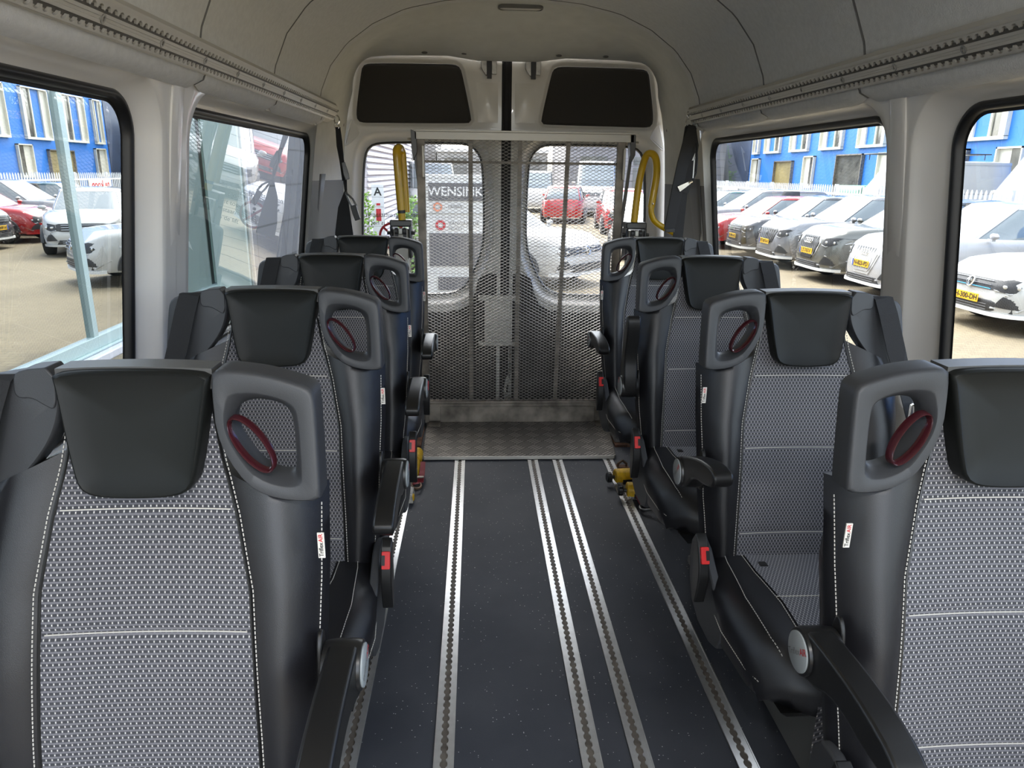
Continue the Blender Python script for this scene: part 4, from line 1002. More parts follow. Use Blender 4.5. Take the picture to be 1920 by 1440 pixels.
o = b.build('paper_scrap', M['paper'], None, recalc=False, smooth=False, solid=.0004); o.location = (-.335, 1.575, .0065); tag(o, 'tiny torn scrap of white paper beside the leftmost visible floor track', 'paper')

# ================================================================== OUTSIDE
GZ = -.65
q = B(); q.grid(lambda u, v: (lerp(-60, 60, u), lerp(-25, 110, v), GZ), 1, 1)
struct(q.build('ground', brick_mat('yard_pavers', (.30, .245, .155, 1), (.26, .21, .132, 1), (.17, .135, .085, 1), .21, .105, .006, .85, .5, .35), recalc=False))

def paintmat(name, col, rough=.22, metal=.0): return mat(name, col, rough, metal, coat=.8)
CP = dict(white=paintmat('car_white', (.50, .50, .485)), silver=paintmat('car_silver', (.25, .25, .26), .25, .35), grey=paintmat('car_grey', (.14, .14, .125), .25, .3), dark=paintmat('car_dark', (.085, .085, .09), .2, .3),
          red=paintmat('car_red', (.40, .012, .014)), blue=paintmat('car_teal', (.05, .12, .15)), pearl=paintmat('car_pearl', (.40, .40, .41)))
def make_car(nm, label, cat, group, pos, heading, col, L=4.4, Wd=1.82, H=1.58, hood=.98, nose=.74, grille='slats', plate='', lip=None, accent=None, wrack=False, van=False, detail=True, rear_only=False, belt=1.02, lamp='wide', text_side=None):
    t = thing(nm, label, cat, (pos[0], pos[1], GZ), heading, group)
    hl_, hw = L / 2, Wd / 2; nexp = 4.2 if not van else 7
    zb = .26 if not van else .30
    def beltz(x):                                     # hood and waist line height along the car
        return interp(x, [(-hl_, belt - (.02 if not van else 0)), (-.3 * L, belt + .02), (.16 * L, belt), (.30 * L, hood), (.44 * L, (hood + nose) / 2 + .03), (hl_, nose)])
    def outline(a, k=1.0):
        c_, s_ = math.cos(a), math.sin(a)
        x = hl_ * math.copysign(abs(c_) ** (2 / nexp), c_); y = hw * math.copysign(abs(s_) ** (2 / (nexp * 1.4)), s_)
        return x, y
    def section(a, v):                                # v 0 bottom .. 1 waist
        x, y = outline(a); zt = beltz(x); z = lerp(zb, zt, v)
        ins = interp(v, [(0, .965), (.12, .99), (.45, 1.0), (.75, .985), (.92, .955), (1, .90)])
        fr = interp(v, [(0, .985), (.10, 1.0), (.45, 1.0), (.75, .985), (.92, .965), (1, .935)])
        return (x * lerp(1, fr, 1), y * ins, z)
    n = 96; body = B(); Ls = []
    for v in (0, .06, .14, .3, .45, .6, .75, .85, .92, .97, 1.0): Ls.append([section(2 * PI * i / n, v) for i in range(n)])
    for k in (.93, .8, .6, .35, .1):
        row = []
        for i in range(n):
            x, y, z = section(2 * PI * i / n, 1); xx, yy = x * k, y * k; row.append((xx, yy, beltz(xx) + .035 * (1 - k ** 2) + .008))
        Ls.append(row)
    body.loops(Ls, cap0=True, cap1=True); body.build('body', col, t, angle=50)
    # greenhouse
    if van: bx0, bx1, tx0, tx1 = .37 * L, -.485 * L, .23 * L, -.47 * L
    else: bx0, bx1, tx0, tx1 = .225 * L, -.465 * L, .045 * L, -.36 * L
    def gh(a, v, grow=0):
        ex = 5.0; c_, s_ = math.cos(a), math.sin(a)
        X0_, X1_ = lerp(bx0, tx0, v), lerp(bx1, tx1, v ** (1.6 if not van else 1)); cxx = (X0_ + X1_) / 2; hx = (X0_ - X1_) / 2 + grow
        wy = hw * (lerp(.90, .74, v ** 1.2) if not van else lerp(.95, .86, v)) + grow
        x = cxx + hx * math.copysign(abs(c_) ** (2 / ex), c_); y = wy * math.copysign(abs(s_) ** (2 / (ex * 1.6)), s_)
        zt = H - .05; z0_ = beltz(x) - .04 if v == 0 else lerp(belt, zt, v)
        if v > 0: z0_ = lerp(belt - .03, zt, v)
        return (x, y, z0_)
    g = B(); vs = (0, .08, .25, .45, .65, .82, .93, 1.0) ; g.loops([[gh(2 * PI * i / n, v) for i in range(n)] for v in vs]); 
    if van:
        g.m = [1 if (g.v[f[0]][0] < .05 * L) else 0 for f in g.f]
    g.build('glasshouse', [M['carglass'], col], t, angle=60)
    r = B(); Rl = [[gh(2 * PI * i / n, v, gr) for i in range(n)] for v, gr in ((.90, .004), (.93, .012), (1.0, .010))]
    for k, dz in ((.9, .022), (.6, .045), (.2, .052)):
        base_ = [gh(2 * PI * i / n, 1) for i in range(n)]; cxx = (tx0 + tx1) / 2
        Rl.append([(cxx + (p[0] - cxx) * k, p[1] * k, p[2] + dz) for p in base_])
    r.loops(Rl, cap1=True); r.build('roof', col, t, angle=50)
    # pillars
    for sg in (-1, 1):
        for (a0, lab_, w0) in ((35 if not van else 30, 'windscreen_pillar', .07), (88, 'door_pillar', .07), (146, 'rear_pillar', .16)):
            if van and a0 > 60: continue
            p = B(); rows = []
            for v in (0, .1, .3, .5, .7, .9, 1.0):
                A0 = [math.radians(a0 + d) * sg for d in (-w0 * 34, 0, w0 * 34)]
                rows.append([gh(a, v, .008) for a in A0])
            p.v = [q_ for rr in rows for q_ in rr]; p.f = [(i * 3 + j, i * 3 + j + 1, i * 3 + j + 4, i * 3 + j + 3) for i in range(6) for j in range(2)]; p.m = [0] * len(p.f)
            p.build(lab_, col if a0 != 88 else M['carblack'], t, recalc=False, solid=.012)
        m_ = B(); mx_, my_ = .165 * L if not van else .30 * L, hw + .05
        m_.sphere((mx_, sg * my_, belt + .07), .085, 12, (.62, 1.15, .62)); m_.box(mx_ - .03, mx_ + .03, *sorted((sg * (hw - .06), sg * my_)), belt - .01, belt + .03); m_.build('wing_mirror', col, t)
    # wheels
    wr = .335 if H > 1.5 else .315
    for sx in (.31, -.31):
        for sg in (-1, 1):
            cx = sx * L; w = B()
            w.loops([[(cx + rr * math.cos(2 * PI * i / 28), sg * (hw - .20 + yy), wr + rr * math.sin(2 * PI * i / 28)) for i in range(28)] for rr, yy in ((wr * .6, 0), (wr * .95, .0), (wr, .03), (wr, .17), (wr * .95, .20), (wr * .68, .205))], cap0=True, cap1=True)
            wo_ = w.build('wheel', M['tyre'], t, angle=40)
            w = B()
            for k in range(5):
                a = 2 * PI * k / 5; w.strip([(cx, sg * (hw + .006), wr), (cx + .62 * wr * math.cos(a), sg * (hw + .010), wr + .62 * wr * math.sin(a))], [.05, .10], .02, (-math.sin(a), 0, math.cos(a)))
            w.tube([(cx + .66 * wr * math.cos(2 * PI * i / 24), sg * (hw + .006), wr + .66 * wr * math.sin(2 * PI * i / 24)) for i in range(24)], .014, 6, closed=True); w.sphere((cx, sg * (hw + .01), wr), .06, 10, (1, .3, 1))
            w.build('rim', M['hub'], wo_)
            w = B(); R1, R2 = wr * 1.22, wr * 1.02
            w.prism([(cx + R1 * math.cos(PI * i / 16), wr * .95 + R1 * math.sin(PI * i / 16)) for i in range(17)], lambda x, z, y: (x, y, z), *sorted((sg * (hw * .93), sg * (hw * 1.003)))); w.build('wheel_arch', M['carblack'], t)
    # front face patches
    def FP(y, z, d=.008):
        zt = nose; v = min(1, max(0, (z - zb) / (zt - zb)))
        ins = interp(v, [(0, .985), (.10, 1.0), (.45, 1.0), (.75, .985), (.92, .965), (1, .935)])
        yy = min(.999, abs(y) / (hw * .985)); x = hl_ * (1 - yy ** (nexp * 1.4)) ** (1 / nexp)
        return (x * ins + d, y, z)
    def patch(name, poly, m_, d=.010, par=None, th=.02):
        p = B(); c_ = (sum(q_[0] for q_ in poly) / len(poly), sum(q_[1] for q_ in poly) / len(poly)); P_ = []
        for i in range(len(poly)):
            a, b2 = poly[i], poly[(i + 1) % len(poly)]
            for k in range(5): P_.append((lerp(a[0], b2[0], k / 5), lerp(a[1], b2[1], k / 5)))
        p.loops([[FP(q_[0], q_[1], d - th) for q_ in P_]] + [[FP(c_[0] + (q_[0] - c_[0]) * k, c_[1] + (q_[1] - c_[1]) * k, d + (1 - k) * .004) for q_ in P_] for k in (1, .7, .4, .05)], cap1=True)
        return p.build(name, m_, par or t, angle=40)
    if detail:
        gz0, gz1 = nose - .34, nose - .06
        if grille == 'hex':            # tall framed grille with upright bars
            gz0, gz1 = nose - .46, nose - .04
            hexa = lambda e: [(-.30 - e, gz0 + .10), (-.20 - e * .6, gz0 - e), (.20 + e * .6, gz0 - e), (.30 + e, gz0 + .10), (.38 + e, gz1 - .12), (.29 + e, gz1 + e), (-.29 - e, gz1 + e), (-.38 - e, gz1 - .12)]
            patch('grille_frame', hexa(.045), M['chrome'] if accent is None else accent, .012)
            go = patch('grille', hexa(0), M['carblack'] if accent is None else M['silverg'], .022)
            for k in range(8):
                y = -.26 + k * .075; b2 = B(); b2.tube([FP(y, gz0 + .05, .03), FP(y * 1.05, gz1 - .02, .03)], .011, 6); b2.build('grille_bar', M['hub'], go)
        elif grille == 'slats':
            go = patch('grille', [(-.62, gz0 + .12), (.62, gz0 + .12), (.66, gz1 + .01), (-.66, gz1 + .01)] if lip != 'vw' else [(-.45, gz0 + .15), (.45, gz0 + .15), (.50, gz1), (-.50, gz1)], M['carblack'], .012)
            for k in range(3):
                z = lerp(gz0 + .16, gz1 - .02, k / 2); b2 = B(); b2.tube([FP(y / 10, z, .026) for y in range(-4, 5)], .006, 6); b2.build('grille_bar', (accent if (accent and k == 0) else M['chrome']), go)
        elif grille == 'mesh':
            go = patch('grille', [(-.34, gz0), (.34, gz0), (.46, gz1 - .02), (.40, gz1 + .02), (-.40, gz1 + .02), (-.46, gz1 - .02)], M['carblack'], .012)
            for k in range(7):
                y = -.33 + k * .11; b2 = B(); b2.tube([FP(y * .8, gz0 + .02, .024), FP(y, gz1, .024)], .007, 6); b2.build('grille_bar', M['hub'], go)
        # badge
        b2 = B()
        if grille == 'hex':
            for k in range(4): b2.tube([FP(-.105 + .07 * k + .045 * math.cos(2 * PI * i / 16), gz1 - .10 + .045 * math.sin(2 * PI * i / 16), .045) for i in range(16)], .007, 5, closed=True)
        elif lip == 'vw':
            b2.tube([FP(.065 * math.cos(2 * PI * i / 20), gz1 - .07 + .065 * math.sin(2 * PI * i / 20), .04) for i in range(20)], .008, 5, closed=True)
            b2.tube([FP(-.04, gz1 - .03, .04), FP(-.02, gz1 - .07, .04), FP(0, gz1 - .04, .04), FP(.02, gz1 - .07, .04), FP(.04, gz1 - .03, .04)], .006, 5); b2.tube([FP(-.045, gz1 - .06, .04), FP(-.02, gz1 - .125, .04), FP(0, gz1 - .08, .04), FP(.02, gz1 - .125, .04), FP(.045, gz1 - .06, .04)], .006, 5)
        else: b2.sphere(FP(0, gz1 - .10, .02), .045, 10, (.3, .8, 1.1))
        b2.build('badge', M['chrome'], t)
        # lamps
        for sg in (-1, 1):
            lz = nose - .10
            poly = {'wide': [(.50, lz - .09), (.60, lz - .12), (.80, lz - .05), (.86, lz + .04), (.70, lz + .06), (.52, lz + .03)], 'slim': [(.46, lz - .09), (.66, lz - .12), (.84, lz - .02), (.87, lz + .08), (.62, lz + .07), (.46, lz + .02)]}[lamp]
            k_ = hw / .91; lo_ = patch('headlight', [(sg * p[0] * k_, p[1]) for p in poly], M['carblack'], .014)
            for q_ in (.58, .70): b2 = B(); b2.sphere(FP(sg * q_ * k_, lz - .035, .012), .035, 10, (.5, 1.2, .8)); b2.build('lamp_lens', M['lamp'], lo_)
            b2 = B(); b2.tube([FP(sg * p[0] * k_, p[1], .022) for p in poly[:4]], .008, 6); b2.build('light_strip', M['lamp'], lo_)
            fo = patch('fog_recess', [(sg * .50 * k_, zb + .12), (sg * .74 * k_, zb + .10), (sg * .80 * k_, zb + .22), (sg * .60 * k_, zb + .26)], M['carblack'], .010)
            b2 = B(); b2.tube([FP(sg * y_ * k_, z_, .02) for y_, z_ in ((.47, zb + .10), (.74, zb + .08), (.82, zb + .20), (.62, zb + .28))], .012, 6); b2.build('fog_trim', M['hub'] if lip != 'vw' else col, fo)
        lo_ = patch('lower_intake', [(-.52, zb + .03), (.52, zb + .03), (.46, zb + .13), (-.46, zb + .13)] if lip != 'vw' else [(-.70, zb + .05), (.70, zb + .05), (.70, zb + .19), (-.70, zb + .19)], M['carblack'], .010)
        for k in range(3): b2 = B(); b2.tube([FP(y / 10, zb + .065 + .035 * k, .02) for y in range(-4, 5)], .004, 5); b2.build('intake_slat', M['hub'], lo_)
        b2 = B(); b2.strip([FP(y / 20 * hw / .98, zb + .01, -.01 + .03) for y in range(-17, 18)], .05, .05, (0, 0, 1)); b2.build('bumper_lip', M['white'] if lip else col, t)
        if plate:
            pz = nose - .34 if grille != 'slats' else nose - .33
            pl = B(); x_ = FP(0, pz, .045)[0]; pl.box(x_ - .01, x_, -.26, .26, pz - .055, pz + .055); po = pl.build('number_plate', M['plate'], t, bevel=.003)
            pl = B(); pl.box(x_ - .005, x_ + .0015, -.26, -.218, pz - .054, pz + .054); pl.build('plate_band', M['plateblue'], po)
            V, F = text_geo(plate, .105, lambda x, y: (x_ + .003, x + .02, pz + y * .95), 'CENTER', True); pl = B(); pl.add(V, F); pl.build('plate_text', M['black'], po, recalc=False)
    return t
M['silverg'] = mat('silver_grille', (.50, .50, .50), .5)
M['bluestrip'] = mat('blue_strip', (.05, .35, .75), .4)
GC = 'cars parked in a row outside the right windows'
XF = 6.62
def rowcar(y, L, **k):
    return make_car('car', k.pop('label'), 'car', GC, (XF + k.pop('dx', 0) + L / 2, y), PI, k.pop('col'), L=L, **k)
rowcar(9.50, 4.6, dx=.22, label='white low estate car with blue line in its grille, nearest parked car on the right', col=CP['white'], H=1.50, nose=.78, hood=.95, plate='H-300-DH', lip='vw', accent=M['bluestrip'], lamp='slim', belt=.96)
rowcar(11.95, 4.6, label='white sport utility car with pale framed grille and four ring badge', col=CP['pearl'], H=1.63, nose=.93, hood=1.06, grille='hex', accent=M['silverg'], plate='N-823-PD', lip='w', belt=1.06)
rowcar(14.05, 4.5, label='grey beige sport utility car with dark upright-bar grille and four ring badge', col=CP['grey'], H=1.61, nose=.93, hood=1.06, grille='hex', plate='LT-767-F', lip='w', belt=1.05)
rowcar(16.2, 4.45, label='silver sport utility car between the grey one and the dark one', col=CP['silver'], H=1.62, nose=.92, hood=1.06, grille='mesh', plate='RT-815-H', lip='w', belt=1.05)
rowcar(18.3, 4.3, label='dark grey compact crossover between the silver and the red car', col=CP['dark'], H=1.54, nose=.86, hood=1.0, grille='slats', plate='N-984-HS', lip='w', belt=1.0)
rowcar(20.6, 4.1, label='bright red hatchback parked in the row', col=CP['red'], H=1.45, nose=.74, hood=.92, plate='X-119-KS', lip=None, belt=.95, lamp='slim')
rowcar(22.9, 4.9, label='silver estate car beyond the red hatchback', col=CP['silver'], H=1.60, nose=.80, hood=1.0, plate='G-402-LK', lip=None, belt=1.02)
rowcar(25.3, 4.4, label='dark teal car at the far end of the parked row', col=CP['blue'], H=1.50, nose=.76, hood=.95, lip=None, belt=.98)
for i, (y, c_) in enumerate(((6.5, 'silver'), (4.0, 'dark'), (1.5, 'white'))):
    pass
# vans behind the fence
make_car('van', 'white panel van with roof rack behind the palisade fence', 'van', 'vans behind the fence', (15.1, 24.0), PI, CP['white'], L=5.0, Wd=2.0, H=2.55, hood=1.45, nose=1.15, van=True, detail=False, belt=1.55)
make_car('van', 'white high-roof van at the far right behind the fence', 'van', 'vans behind the fence', (15.1, 17.6), PI, CP['white'], L=5.0, Wd=2.0, H=2.70, hood=1.45, nose=1.15, van=True, detail=False, belt=1.60)
t = thing('roof_rack', 'dark tubular roof rack lying on the white panel van behind the fence', 'rack', (15.0, 24.0, GZ + 2.57))
b = B(); b.tube([(-1.8, -.75, .18), (1.6, -.75, .18), (1.7, 0, .18), (1.6, .75, .18), (-1.8, .75, .18)], .02, 6, closed=True); b.build('rail', M['darksteel'], t)
for x in (-1.6, -.6, .4, 1.4):
    b = B(); b.tube([(x, -.75, 0), (x, -.75, .18), (x, .75, .18), (x, .75, 0)], .018, 6); b.build('cross_tube', M['darksteel'], t)
# green skip container with orange light
t = thing('skip_container', 'green waste container showing above the fence in front of the blue building', 'container', (15.9, 28.4, GZ), 0)
b = B(); gm = mat('container_green', (.12, .36, .22), .6, var=.2); b.prism([(-1.1, 0), (1.1, 0), (1.3, 1.5), (-1.3, 1.5)], lambda x, z, y: (x, y, z), -.9, .9); b.build('body', gm, t, bevel=.03)
b = B(); b.prism([(-1.3, 1.5), (1.3, 1.5), (1.1, 1.68), (-1.1, 1.68)], lambda x, z, y: (x, y, z), -.95, .95); b.build('lid', gm, t, bevel=.03)
# palisade fence: pales, rails, posts
t = thing('palisade_fence', 'light grey metal palisade fence running behind the row of parked cars', 'fence', (12.2, 30, GZ), 0)
fm = mat('fence_grey', (.66, .67, .67), .55); b = B(); n_ = 0
ya, yb = 8.0, 48.5; b2 = B(); y = ya; cnt = 0; far = B()
for y in [ya + .17 * k for k in range(int((yb - ya) / .17))]:
    tgt = far
    tgt.prism([(y - 30 - .035, .12), (y - 30 + .035, .12), (y - 30 + .035, 1.66), (y - 30, 1.74), (y - 30 - .035, 1.66)], lambda a, z, x: (x, a, z), -.012, .012)
o = far.build('pales', fm, t, smooth=False); o['kind'] = 'stuff'
for z in (.30, 1.45):
    b = B(); b.box(-.02, .03, ya - 30, yb - 30, z - .035, z + .035); b.build('rail', fm, t)
y = ya
while y < yb:
    b = B(); b.box(.02, .12, y - 30 - .05, y - 30 + .05, 0, 1.76); b.build('post', fm, t); y += 2.75
t = thing('fence_sign', 'small white notice with red lettering fixed to the grey fence', 'sign', (12.15, 34.6, GZ + 1.2))
b = B(); b.box(-.02, 0, -1.0, 1.0, -.28, .28); b.build('panel', M['paper'], t); V, F = text_geo('te koop', .5, lambda x, y: (-.025, -x, y), 'CENTER', True); b = B(); b.add(V, F); b.build('lettering', M['redink'], t, recalc=False)

# blue building
BX = 18.0
def blue_mat():
    m, n, b = _m('blue_cladding'); tc = n.nodes.new('ShaderNodeTexCoord'); sp = n.nodes.new('ShaderNodeSeparateXYZ'); n.links.new(tc.outputs['Object'], sp.inputs[0])
    k = math_node(n, 'LESS_THAN', math_node(n, 'FRACT', math_node(n, 'DIVIDE', sp.outputs[1], 1.22)), .02)
    mx = n.nodes.new('ShaderNodeMix'); mx.data_type = 'RGBA'; mx.inputs[6].default_value = (.022, .17, .56, 1); mx.inputs[7].default_value = (.018, .13, .42, 1); n.links.new(k, mx.inputs[0]); n.links.new(mx.outputs[2], b.inputs['Base Color'])
    b.inputs['Roughness'].default_value = .55; return m
t = thing('blue_building', 'long bright blue clad industrial building behind the fence', 'building', (BX, 30, GZ))
b = B(); b.box(0, 12, -32, 18, 0, 9.0); b.build('wall', blue_mat(), t)
WF = mat('window_frame_white', (.60, .58, .50), .5); dk = mat('dark_glazing', (.09, .09, .08), .15, spec=1, var=.5, vscale=2); tan_ = mat('tan_door', (.25, .20, .08), .5, var=.4, vscale=1)
def bwin(y, z, w, h, kind):
    b = B(); d = .16
    for (ya_, yb_, za, zb_) in ((y - w / 2, y + w / 2, z - .10, z + .02), (y - w / 2, y + w / 2, z + h - .06, z + h), (y - w / 2, y - w / 2 + .06, z, z + h), (y + w / 2 - .06, y + w / 2, z, z + h)): b.box(-d, .02, ya_ - 30, yb_ - 30, za, zb_)
    if kind == 'upper':
        o = None
        b.box(-.08, .0, y - w * .12 - 30 - .05, y - w * .12 - 30 + .05, z, z + h); b.box(-.08, 0, y + w * .26 - 30 - .05, y + w * .26 - 30 + .05, z, z + h)
        o = b.build('window', WF, t)
        b = B(); b.box(-.03, -.01, y + w * .26 - 30, y + w / 2 - .05 - 30, z, z + h); b.box(-.03, -.01, y - w / 2 + .05 - 30, y - w * .12 - 30 - w * .18, z, z + h); b.build('shutter', WF, o)
        b = B(); b.box(-.02, -.005, y - w * .30 - 30, y - w * .12 - 30, z, z + h); b.build('pane', dk, o)
    else:
        o = b.build('window' if kind == 'narrow' else 'gate', WF if kind == 'narrow' else M['ruststeel'], t)
        b = B()
        if kind == 'narrow':
            b.box(-.02, -.005, y - w / 2 - 30, y - 30, z, z + h); b.build('pane', dk, o); b = B(); b.box(-.03, -.01, y - 30, y + w / 2 - 30, z, z + h); b.build('shutter', WF, o)
        else: b.box(-.03, -.005, y - w / 2 + .06 - 30, y + w / 2 - .06 - 30, z, z + h); b.build('panel', dk if kind == 'gate' else tan_, o)
for y in (3.4, 7.1, 10.8, 14.5, 18.3, 22.0, 25.75, 29.5, 33.2, 37.0, 40.7, 44.4, 47.0): bwin(y, 2.75 - GZ, 2.35 if y < 46 else 1.0, 2.45, 'upper')
for y in (9.5, 17.0, 24.2, 31.7, 39.2, 46.8): bwin(y, .85 - GZ, 1.25, 1.55, 'narrow')
for y in (12.5, 20.4, 27.6, 34.9): bwin(y, -.60 - GZ, 2.5, 3.0, 'gate')
bwin(42.5, -.60 - GZ, 2.5, 2.8, 'tan')
t = thing('slate_blue_shed', 'dark slate-blue shed wall left of the bright blue building', 'building', (19, 60, GZ))
b = B(); b.box(-1, 10, -11.9, 20, 0, 8.5); b.build('wall', mat('slate_blue', (.06, .085, .15), .5, var=.25, vscale=.5), t)
b = B(); b.box(-1.02, -1, -9, 8, 1.0, 1.5); b.build('stripe', mat('stripe_blue', (.05, .16, .42), .5), t)

# ------------------------------------------------------------------ glazed facade close to the van's left side
FX = -2.5
def mirror_glass():
    m = bpy.data.materials.new('facade_glass'); m.use_nodes = True; n = m.node_tree; n.nodes.clear()
    o = n.nodes.new('ShaderNodeOutputMaterial'); d = n.nodes.new('ShaderNodeBsdfTransparent'); d.inputs[0].default_value = (.45, .52, .50, 1); g = n.nodes.new('ShaderNodeBsdfGlossy'); g.inputs['Roughness'].default_value = 0; g.inputs[0].default_value = (.93, .96, .96, 1)
    x = n.nodes.new('ShaderNodeMixShader'); x.inputs[0].default_value = .66; n.links.new(d.outputs[0], x.inputs[1]); n.links.new(g.outputs[0], x.inputs[2]); n.links.new(x.outputs[0], o.inputs[0]); return m
mg = mirror_glass(); pale = mat('pale_green_frame', (.50, .62, .58), .4); alw = mat('white_sill', (.72, .72, .73), .35)
t = thing('showroom_facade', 'reflective showroom glass wall with pale green mullions close beside the left windows', 'facade', (FX, 2, GZ))
zz0, zz1 = .28 - GZ, 8.5  # unseen upper facade raised to block sun from the left windows
for a, c_ in ((-8, -3.2), (-3.2, .73), (.73, 4.66), (4.66, 7.15)):
    b = B(); b.grid(lambda u, v: (0, lerp(a, c_, u) - 2, lerp(zz0, zz1, v)), 1, 1); b.build('glass_pane', mg, t, recalc=False)
for y in (-3.2, .73, 4.66):
    b = B(); b.box(-.02, .025, y - 2 - .028, y - 2 + .028, 0, zz1); b.build('mullion', pale, t)
b = B(); b.box(-.02, .03, -10, 5.15, .205 - GZ, .285 - GZ); b.box(-.02, .05, -10, 5.15, .190 - GZ, .205 - GZ); b.build('lower_frame', pale, t, bevel=.004)
b = B(); b.box(-.05, .10, -10, 5.15, .130 - GZ, .188 - GZ); b.build('sill', alw, t, bevel=.01)
b = B(); b.grid(lambda u, v: (0, lerp(-10, 5.15, u), lerp(0, .13 - GZ, v)), 1, 1); b.build('lower_glass', mg, t, recalc=False)
for (x0, x1, y0, y1) in ((.02, .34, 6.92, 7.0), (.0, .10, 7.12, 7.22)):
    b = B(); b.box(x0, x1, y0 - 2, y1 - 2, 0, zz1); b.build('corner_fin', pale, t, bevel=.008)
b = B(); b.tube([(.36, 4.98, 0), (.36, 4.98, zz1)], .022, 8); b.build('corner_tube', M['alu'], t)
b = B(); b.box(-6, -.6, -10, 5.1, 0, .12); b.build('interior_floor', mat('showroom_floor', (.20, .19, .18), .5), t)
b = B(); b.box(-6.1, -6, -10, 5.1, 0, zz1); b.build('interior_wall', mat('showroom_wall', (.11, .11, .11), .8), t)
b = B(); b.box(-6.1, -.1, 5.0, 5.08, 0, zz1); b.box(-6.1, -.1, -10, -9.9, 0, zz1); b.build('interior_end_wall', bpy.data.materials['showroom_wall'], t)
b = B(); b.box(-6.1, .0, -10, 5.1, zz1, zz1 + .4); b.build('canopy', mat('fascia', (.35, .35, .34), .6), t)
# grey panelled wall past the glass
t = thing('panel_wall', 'plain grey panelled wall beyond the glass facade on the left', 'wall', (FX, 12, GZ))
b = B(); b.box(-.3, 0, -4.75, 4.5, 0, 5.0); b.build('panels', brick_mat('grey_panels', (.21, .21, .22, 1), (.20, .20, .21, 1), (.12, .12, .12, 1), 1.2, .45, .012, .8, 0, .2, 'YZ', False), t)
t = thing('slatted_wall', 'pale building clad in thin horizontal slats seen through the left rear window', 'building', (FX - .1, 23, GZ))
b = B(); b.box(-6, 0, -6.5, 7, 0, 7.0); b.build('core', mat('pinkish_wall', (.46, .42, .42), .8), t)
b = B()
for k in range(46): b.prism([(0, .10 + k * .15), (.05, .10 + k * .15), (.012, .19 + k * .15), (0, .19 + k * .15)], lambda x, z, y: (x, y, z), -5.2, 7)
o = b.build('slats', mat('slat_white', (.62, .60, .60), .6), t, smooth=False)
# narrow standing banner and bush near the left rear
t = thing('banner_sign', 'narrow white upright banner with red and black marks by the slatted building', 'sign', (-1.80, 13.6, GZ), .12)
b = B(); b.box(-.11, .11, -.02, .02, .10, 1.75); b.build('board', M['paper'], t)
V, F = text_geo('A', .20, lambda x, y: (x, -.024, 1.62 + y), 'CENTER', True); b = B(); b.add(V, F); b.build('lettering', M['black'], t, recalc=False)
b = B(); b.box(-.04, .05, -.026, -.021, 1.10, 1.32); b.box(-.03, .04, -.026, -.021, 1.38, 1.42); b.build('red_mark', M['redink'], t)
b = B(); b.box(-.12, .12, -.10, .10, 0, .10); b.build('foot', M['steel'], t)
def bush(name, label, pos, r, h, col, cnt=500, seed=1):
    rnd = random.Random(seed); t = thing(name, label, 'shrub', pos); b = B()
    for _ in range(cnt):
        a = rnd.random() * 2 * PI; z = rnd.random() ** .8 * h; rr = r * rnd.random() ** .5 * (1 - .45 * z / h)
        p = Vector((rr * math.cos(a), rr * math.sin(a), z + .1)); d = Vector((rnd.uniform(-1, 1), rnd.uniform(-1, 1), rnd.uniform(-.3, 1))).normalized() * .07; w = d.orthogonal().normalized() * .022
        b.add([p, p + d * .5 + w, p + d, p + d * .5 - w], [(0, 1, 2, 3)])
    b.build('foliage', mat(name + '_leaf', col, .6, var=.35, vscale=6), t, recalc=False, smooth=False)
    b = B(); b.tube([(0, 0, 0), (0, 0, h * .7)], .02, 6); b.build('stem', M['ruststeel'], t)
bush('shrub', 'light green shrub low in the left rear window', (-2.0, 13.0, GZ), .32, 1.55, (.22, .38, .06), 500, 2)
bush('shrub', 'green hedge shrub beside the totem sign behind the van', (-1.15, 12.6, GZ), .28, 1.5, (.16, .30, .06), 500, 5)

# ------------------------------------------------------------------ totem sign behind the van
t = thing('totem_sign', 'tall white company totem sign with dark header seen through the left rear window', 'sign', (-.33, 12, GZ))
b = B(); b.box(-.52, .52, 0, .25, 0, 1.95); b.build('board', mat('totem_white', (.74, .74, .72), .5), t, bevel=.01)
b = B(); b.box(-.44, .46, -.02, 0, 1.54, 1.82); b.build('header', mat('totem_grey', (.11, .11, .12), .5), t)
V, F = text_geo('WENSINK', .20, lambda x, y: (x, -.026, 1.68 + y), 'CENTER', True); V = [(-v[0], v[1], v[2]) for v in V] if False else V
b = B(); b.add(V, F); b.build('header_text', M['paper'], t, recalc=False)
b = B(); b.box(-.44, .46, -.02, 0, .48, 1.02); b.build('lower_panel', bpy.data.materials['totem_grey'], t)
b = B(); b.box(-.44, .46, -.015, 0, 1.34 - .006 + -.0, 1.34 + .002); b.build('divider', M['steel'], t)
def disc(cx, cz, r, m_, nm, hole=None):
    b = B(); rg = lambda q: [(cx + q * math.cos(2 * PI * i / 28), -.022, cz + q * math.sin(2 * PI * i / 28)) for i in range(28)]
    if hole: b.loops([rg(r), rg(hole)])
    else: b.loops([rg(r), rg(.001)])
    b.build(nm, m_, t, recalc=False)
org = mat('totem_orange', (.75, .28, .16), .5)
disc(-.29, 1.44, .075, org, 'orange_mark', .045); disc(-.25, 1.15, .085, M['redink'], 'red_mark', .045)
for tx, z, m_ in (('rentals', 1.46, .085), ('VANGARAGE', 1.18, .085), ('TRUCKS', 1.09, .06)):
    V, F = text_geo(tx, m_, lambda x, y: (-.12 + x, -.022, z + y), 'LEFT'); b = B(); b.add(V, F); b.build('row_text', M['trimgrey'], t, recalc=False)
b = B(); b.box(-.30, .40, -.02, 0, .08, .30); b.build('base_panel', bpy.data.materials['totem_grey'], t)

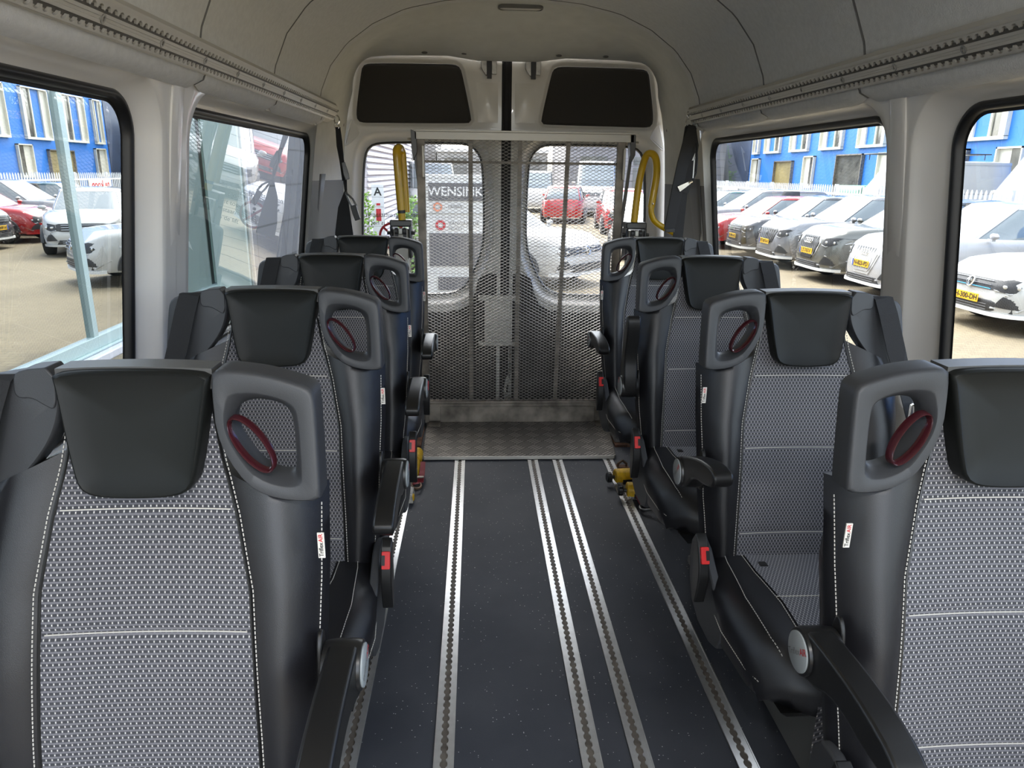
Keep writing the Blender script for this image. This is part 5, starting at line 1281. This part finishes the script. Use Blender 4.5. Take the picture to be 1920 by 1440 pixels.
# cars behind the van
make_car('car', 'white car with its nose turned to the right, just behind the van', 'car', None, (.30, 14.3), math.radians(-40), CP['white'], L=4.5, H=1.50, nose=.80, hood=.96, grille='slats', lip='vw', belt=.98, lamp='slim')
make_car('car', 'red hatchback seen from behind through the right rear window', 'car', None, (3.85, 31.5), math.radians(80), CP['red'], L=4.2, H=1.50, nose=.8, detail=False, belt=1.0)
make_car('van', 'white delivery van with large windscreen beyond the red hatchback', 'van', None, (6.1, 37), math.radians(-100), CP['white'], L=5.8, Wd=2.1, H=2.6, hood=1.45, nose=1.2, van=True, detail=True, belt=1.5)
make_car('van', 'smaller white van left of the delivery van in the far background', 'van', None, (3.3, 40), math.radians(-95), CP['white'], L=5.0, Wd=1.9, H=2.1, hood=1.25, nose=1.0, van=True, detail=False, belt=1.3)
make_car('car', 'white estate car partly behind the bent yellow rail, rear right', 'car', None, (4.7, 19.0), math.radians(-110), CP['white'], L=4.5, H=1.5, nose=.8, belt=.98)
make_car('car', 'red car tucked behind the white estate in the rear right view', 'car', None, (5.3, 26.0), math.radians(-95), CP['red'], L=4.3, H=1.5, nose=.8, belt=.98)
make_car('van', 'white van parked far behind the totem sign', 'van', None, (-1.9, 30), math.radians(-80), CP['white'], L=5.4, Wd=2.0, H=2.4, hood=1.4, nose=1.1, van=True, detail=False, belt=1.45)
# far buildings
for x0, x1, y, h, col, lab in ((-3.2, 6.0, 62, 3.55, (.40, .39, .38), 'long grey industrial hall far behind the van, centre'), (6.2, 17, 50, 4.6, (.33, .32, .33), 'grey brick building far behind at the right'),
                               (-24, -3.4, 64, 4.4, (.36, .34, .33), 'dull grey hall far behind the slatted building')):
    t = thing('industrial_hall', lab, 'building', ((x0 + x1) / 2, y, GZ), 0, None)
    w_ = (x1 - x0) / 2
    b = B(); b.box(-w_, w_, 0, 10, 0, h); b.build('wall', brick_mat('hall_' + str(int(x0 + 100)), col + (1,), tuple(c_ * .9 for c_ in col) + (1,), tuple(c_ * .6 for c_ in col) + (1,), 2.4, .5, .03, .8, .5, .2, 'XZ'), t)
    for k in range(3):
        b = B(); xx = -w_ + (k + .5) * 2 * w_ / 3; b.box(xx - .9, xx + .9, -.05, 0, 0, 2.4); o = b.build('door', M['trimgrey'], t)
        b = B(); b.box(xx - .9, xx + .9, -.05, 0, 2.6, 3.1); b.build('window', dk, t)
    b = B(); b.box(-w_ - .1, w_ + .1, -.15, 10, h, h + .25); b.build('roof_edge', mat('roof_edge', (.7, .7, .7), .5) if 'roof_edge' not in bpy.data.materials else bpy.data.materials['roof_edge'], t)
# planter box reflected and seen low on the left
t = thing('planter', 'round grey planter with dry stalks standing inside behind the left glass facade', 'planter', (FX - .85, 4.75, GZ + .12))
b = B(); b.loops([[(r * math.cos(2 * PI * i / 32), r * math.sin(2 * PI * i / 32), z) for i in range(32)] for r, z in ((.22, 0), (.26, .05), (.29, .68), (.28, .70), (.25, .66))], cap0=True, cap1=True); b.build('pot', mat('wicker_grey', (.22, .20, .18), .8, bump=.8, scale=40), t)
b = B(); rnd = random.Random(3)
for _ in range(90):
    a = rnd.random() * 2 * PI; r0 = rnd.random() * .25; p = Vector((r0 * math.cos(a), r0 * math.sin(a), .66)); q_ = p + Vector((rnd.uniform(-.2, .2), rnd.uniform(-.2, .2), rnd.uniform(.4, .9))); b.tube([p, p.lerp(q_, .5) + Vector((rnd.uniform(-.03, .03), 0, 0)), q_], .004, 4)
b.build('dry_stalks', mat('stalks', (.42, .36, .22), .8), t, smooth=False)
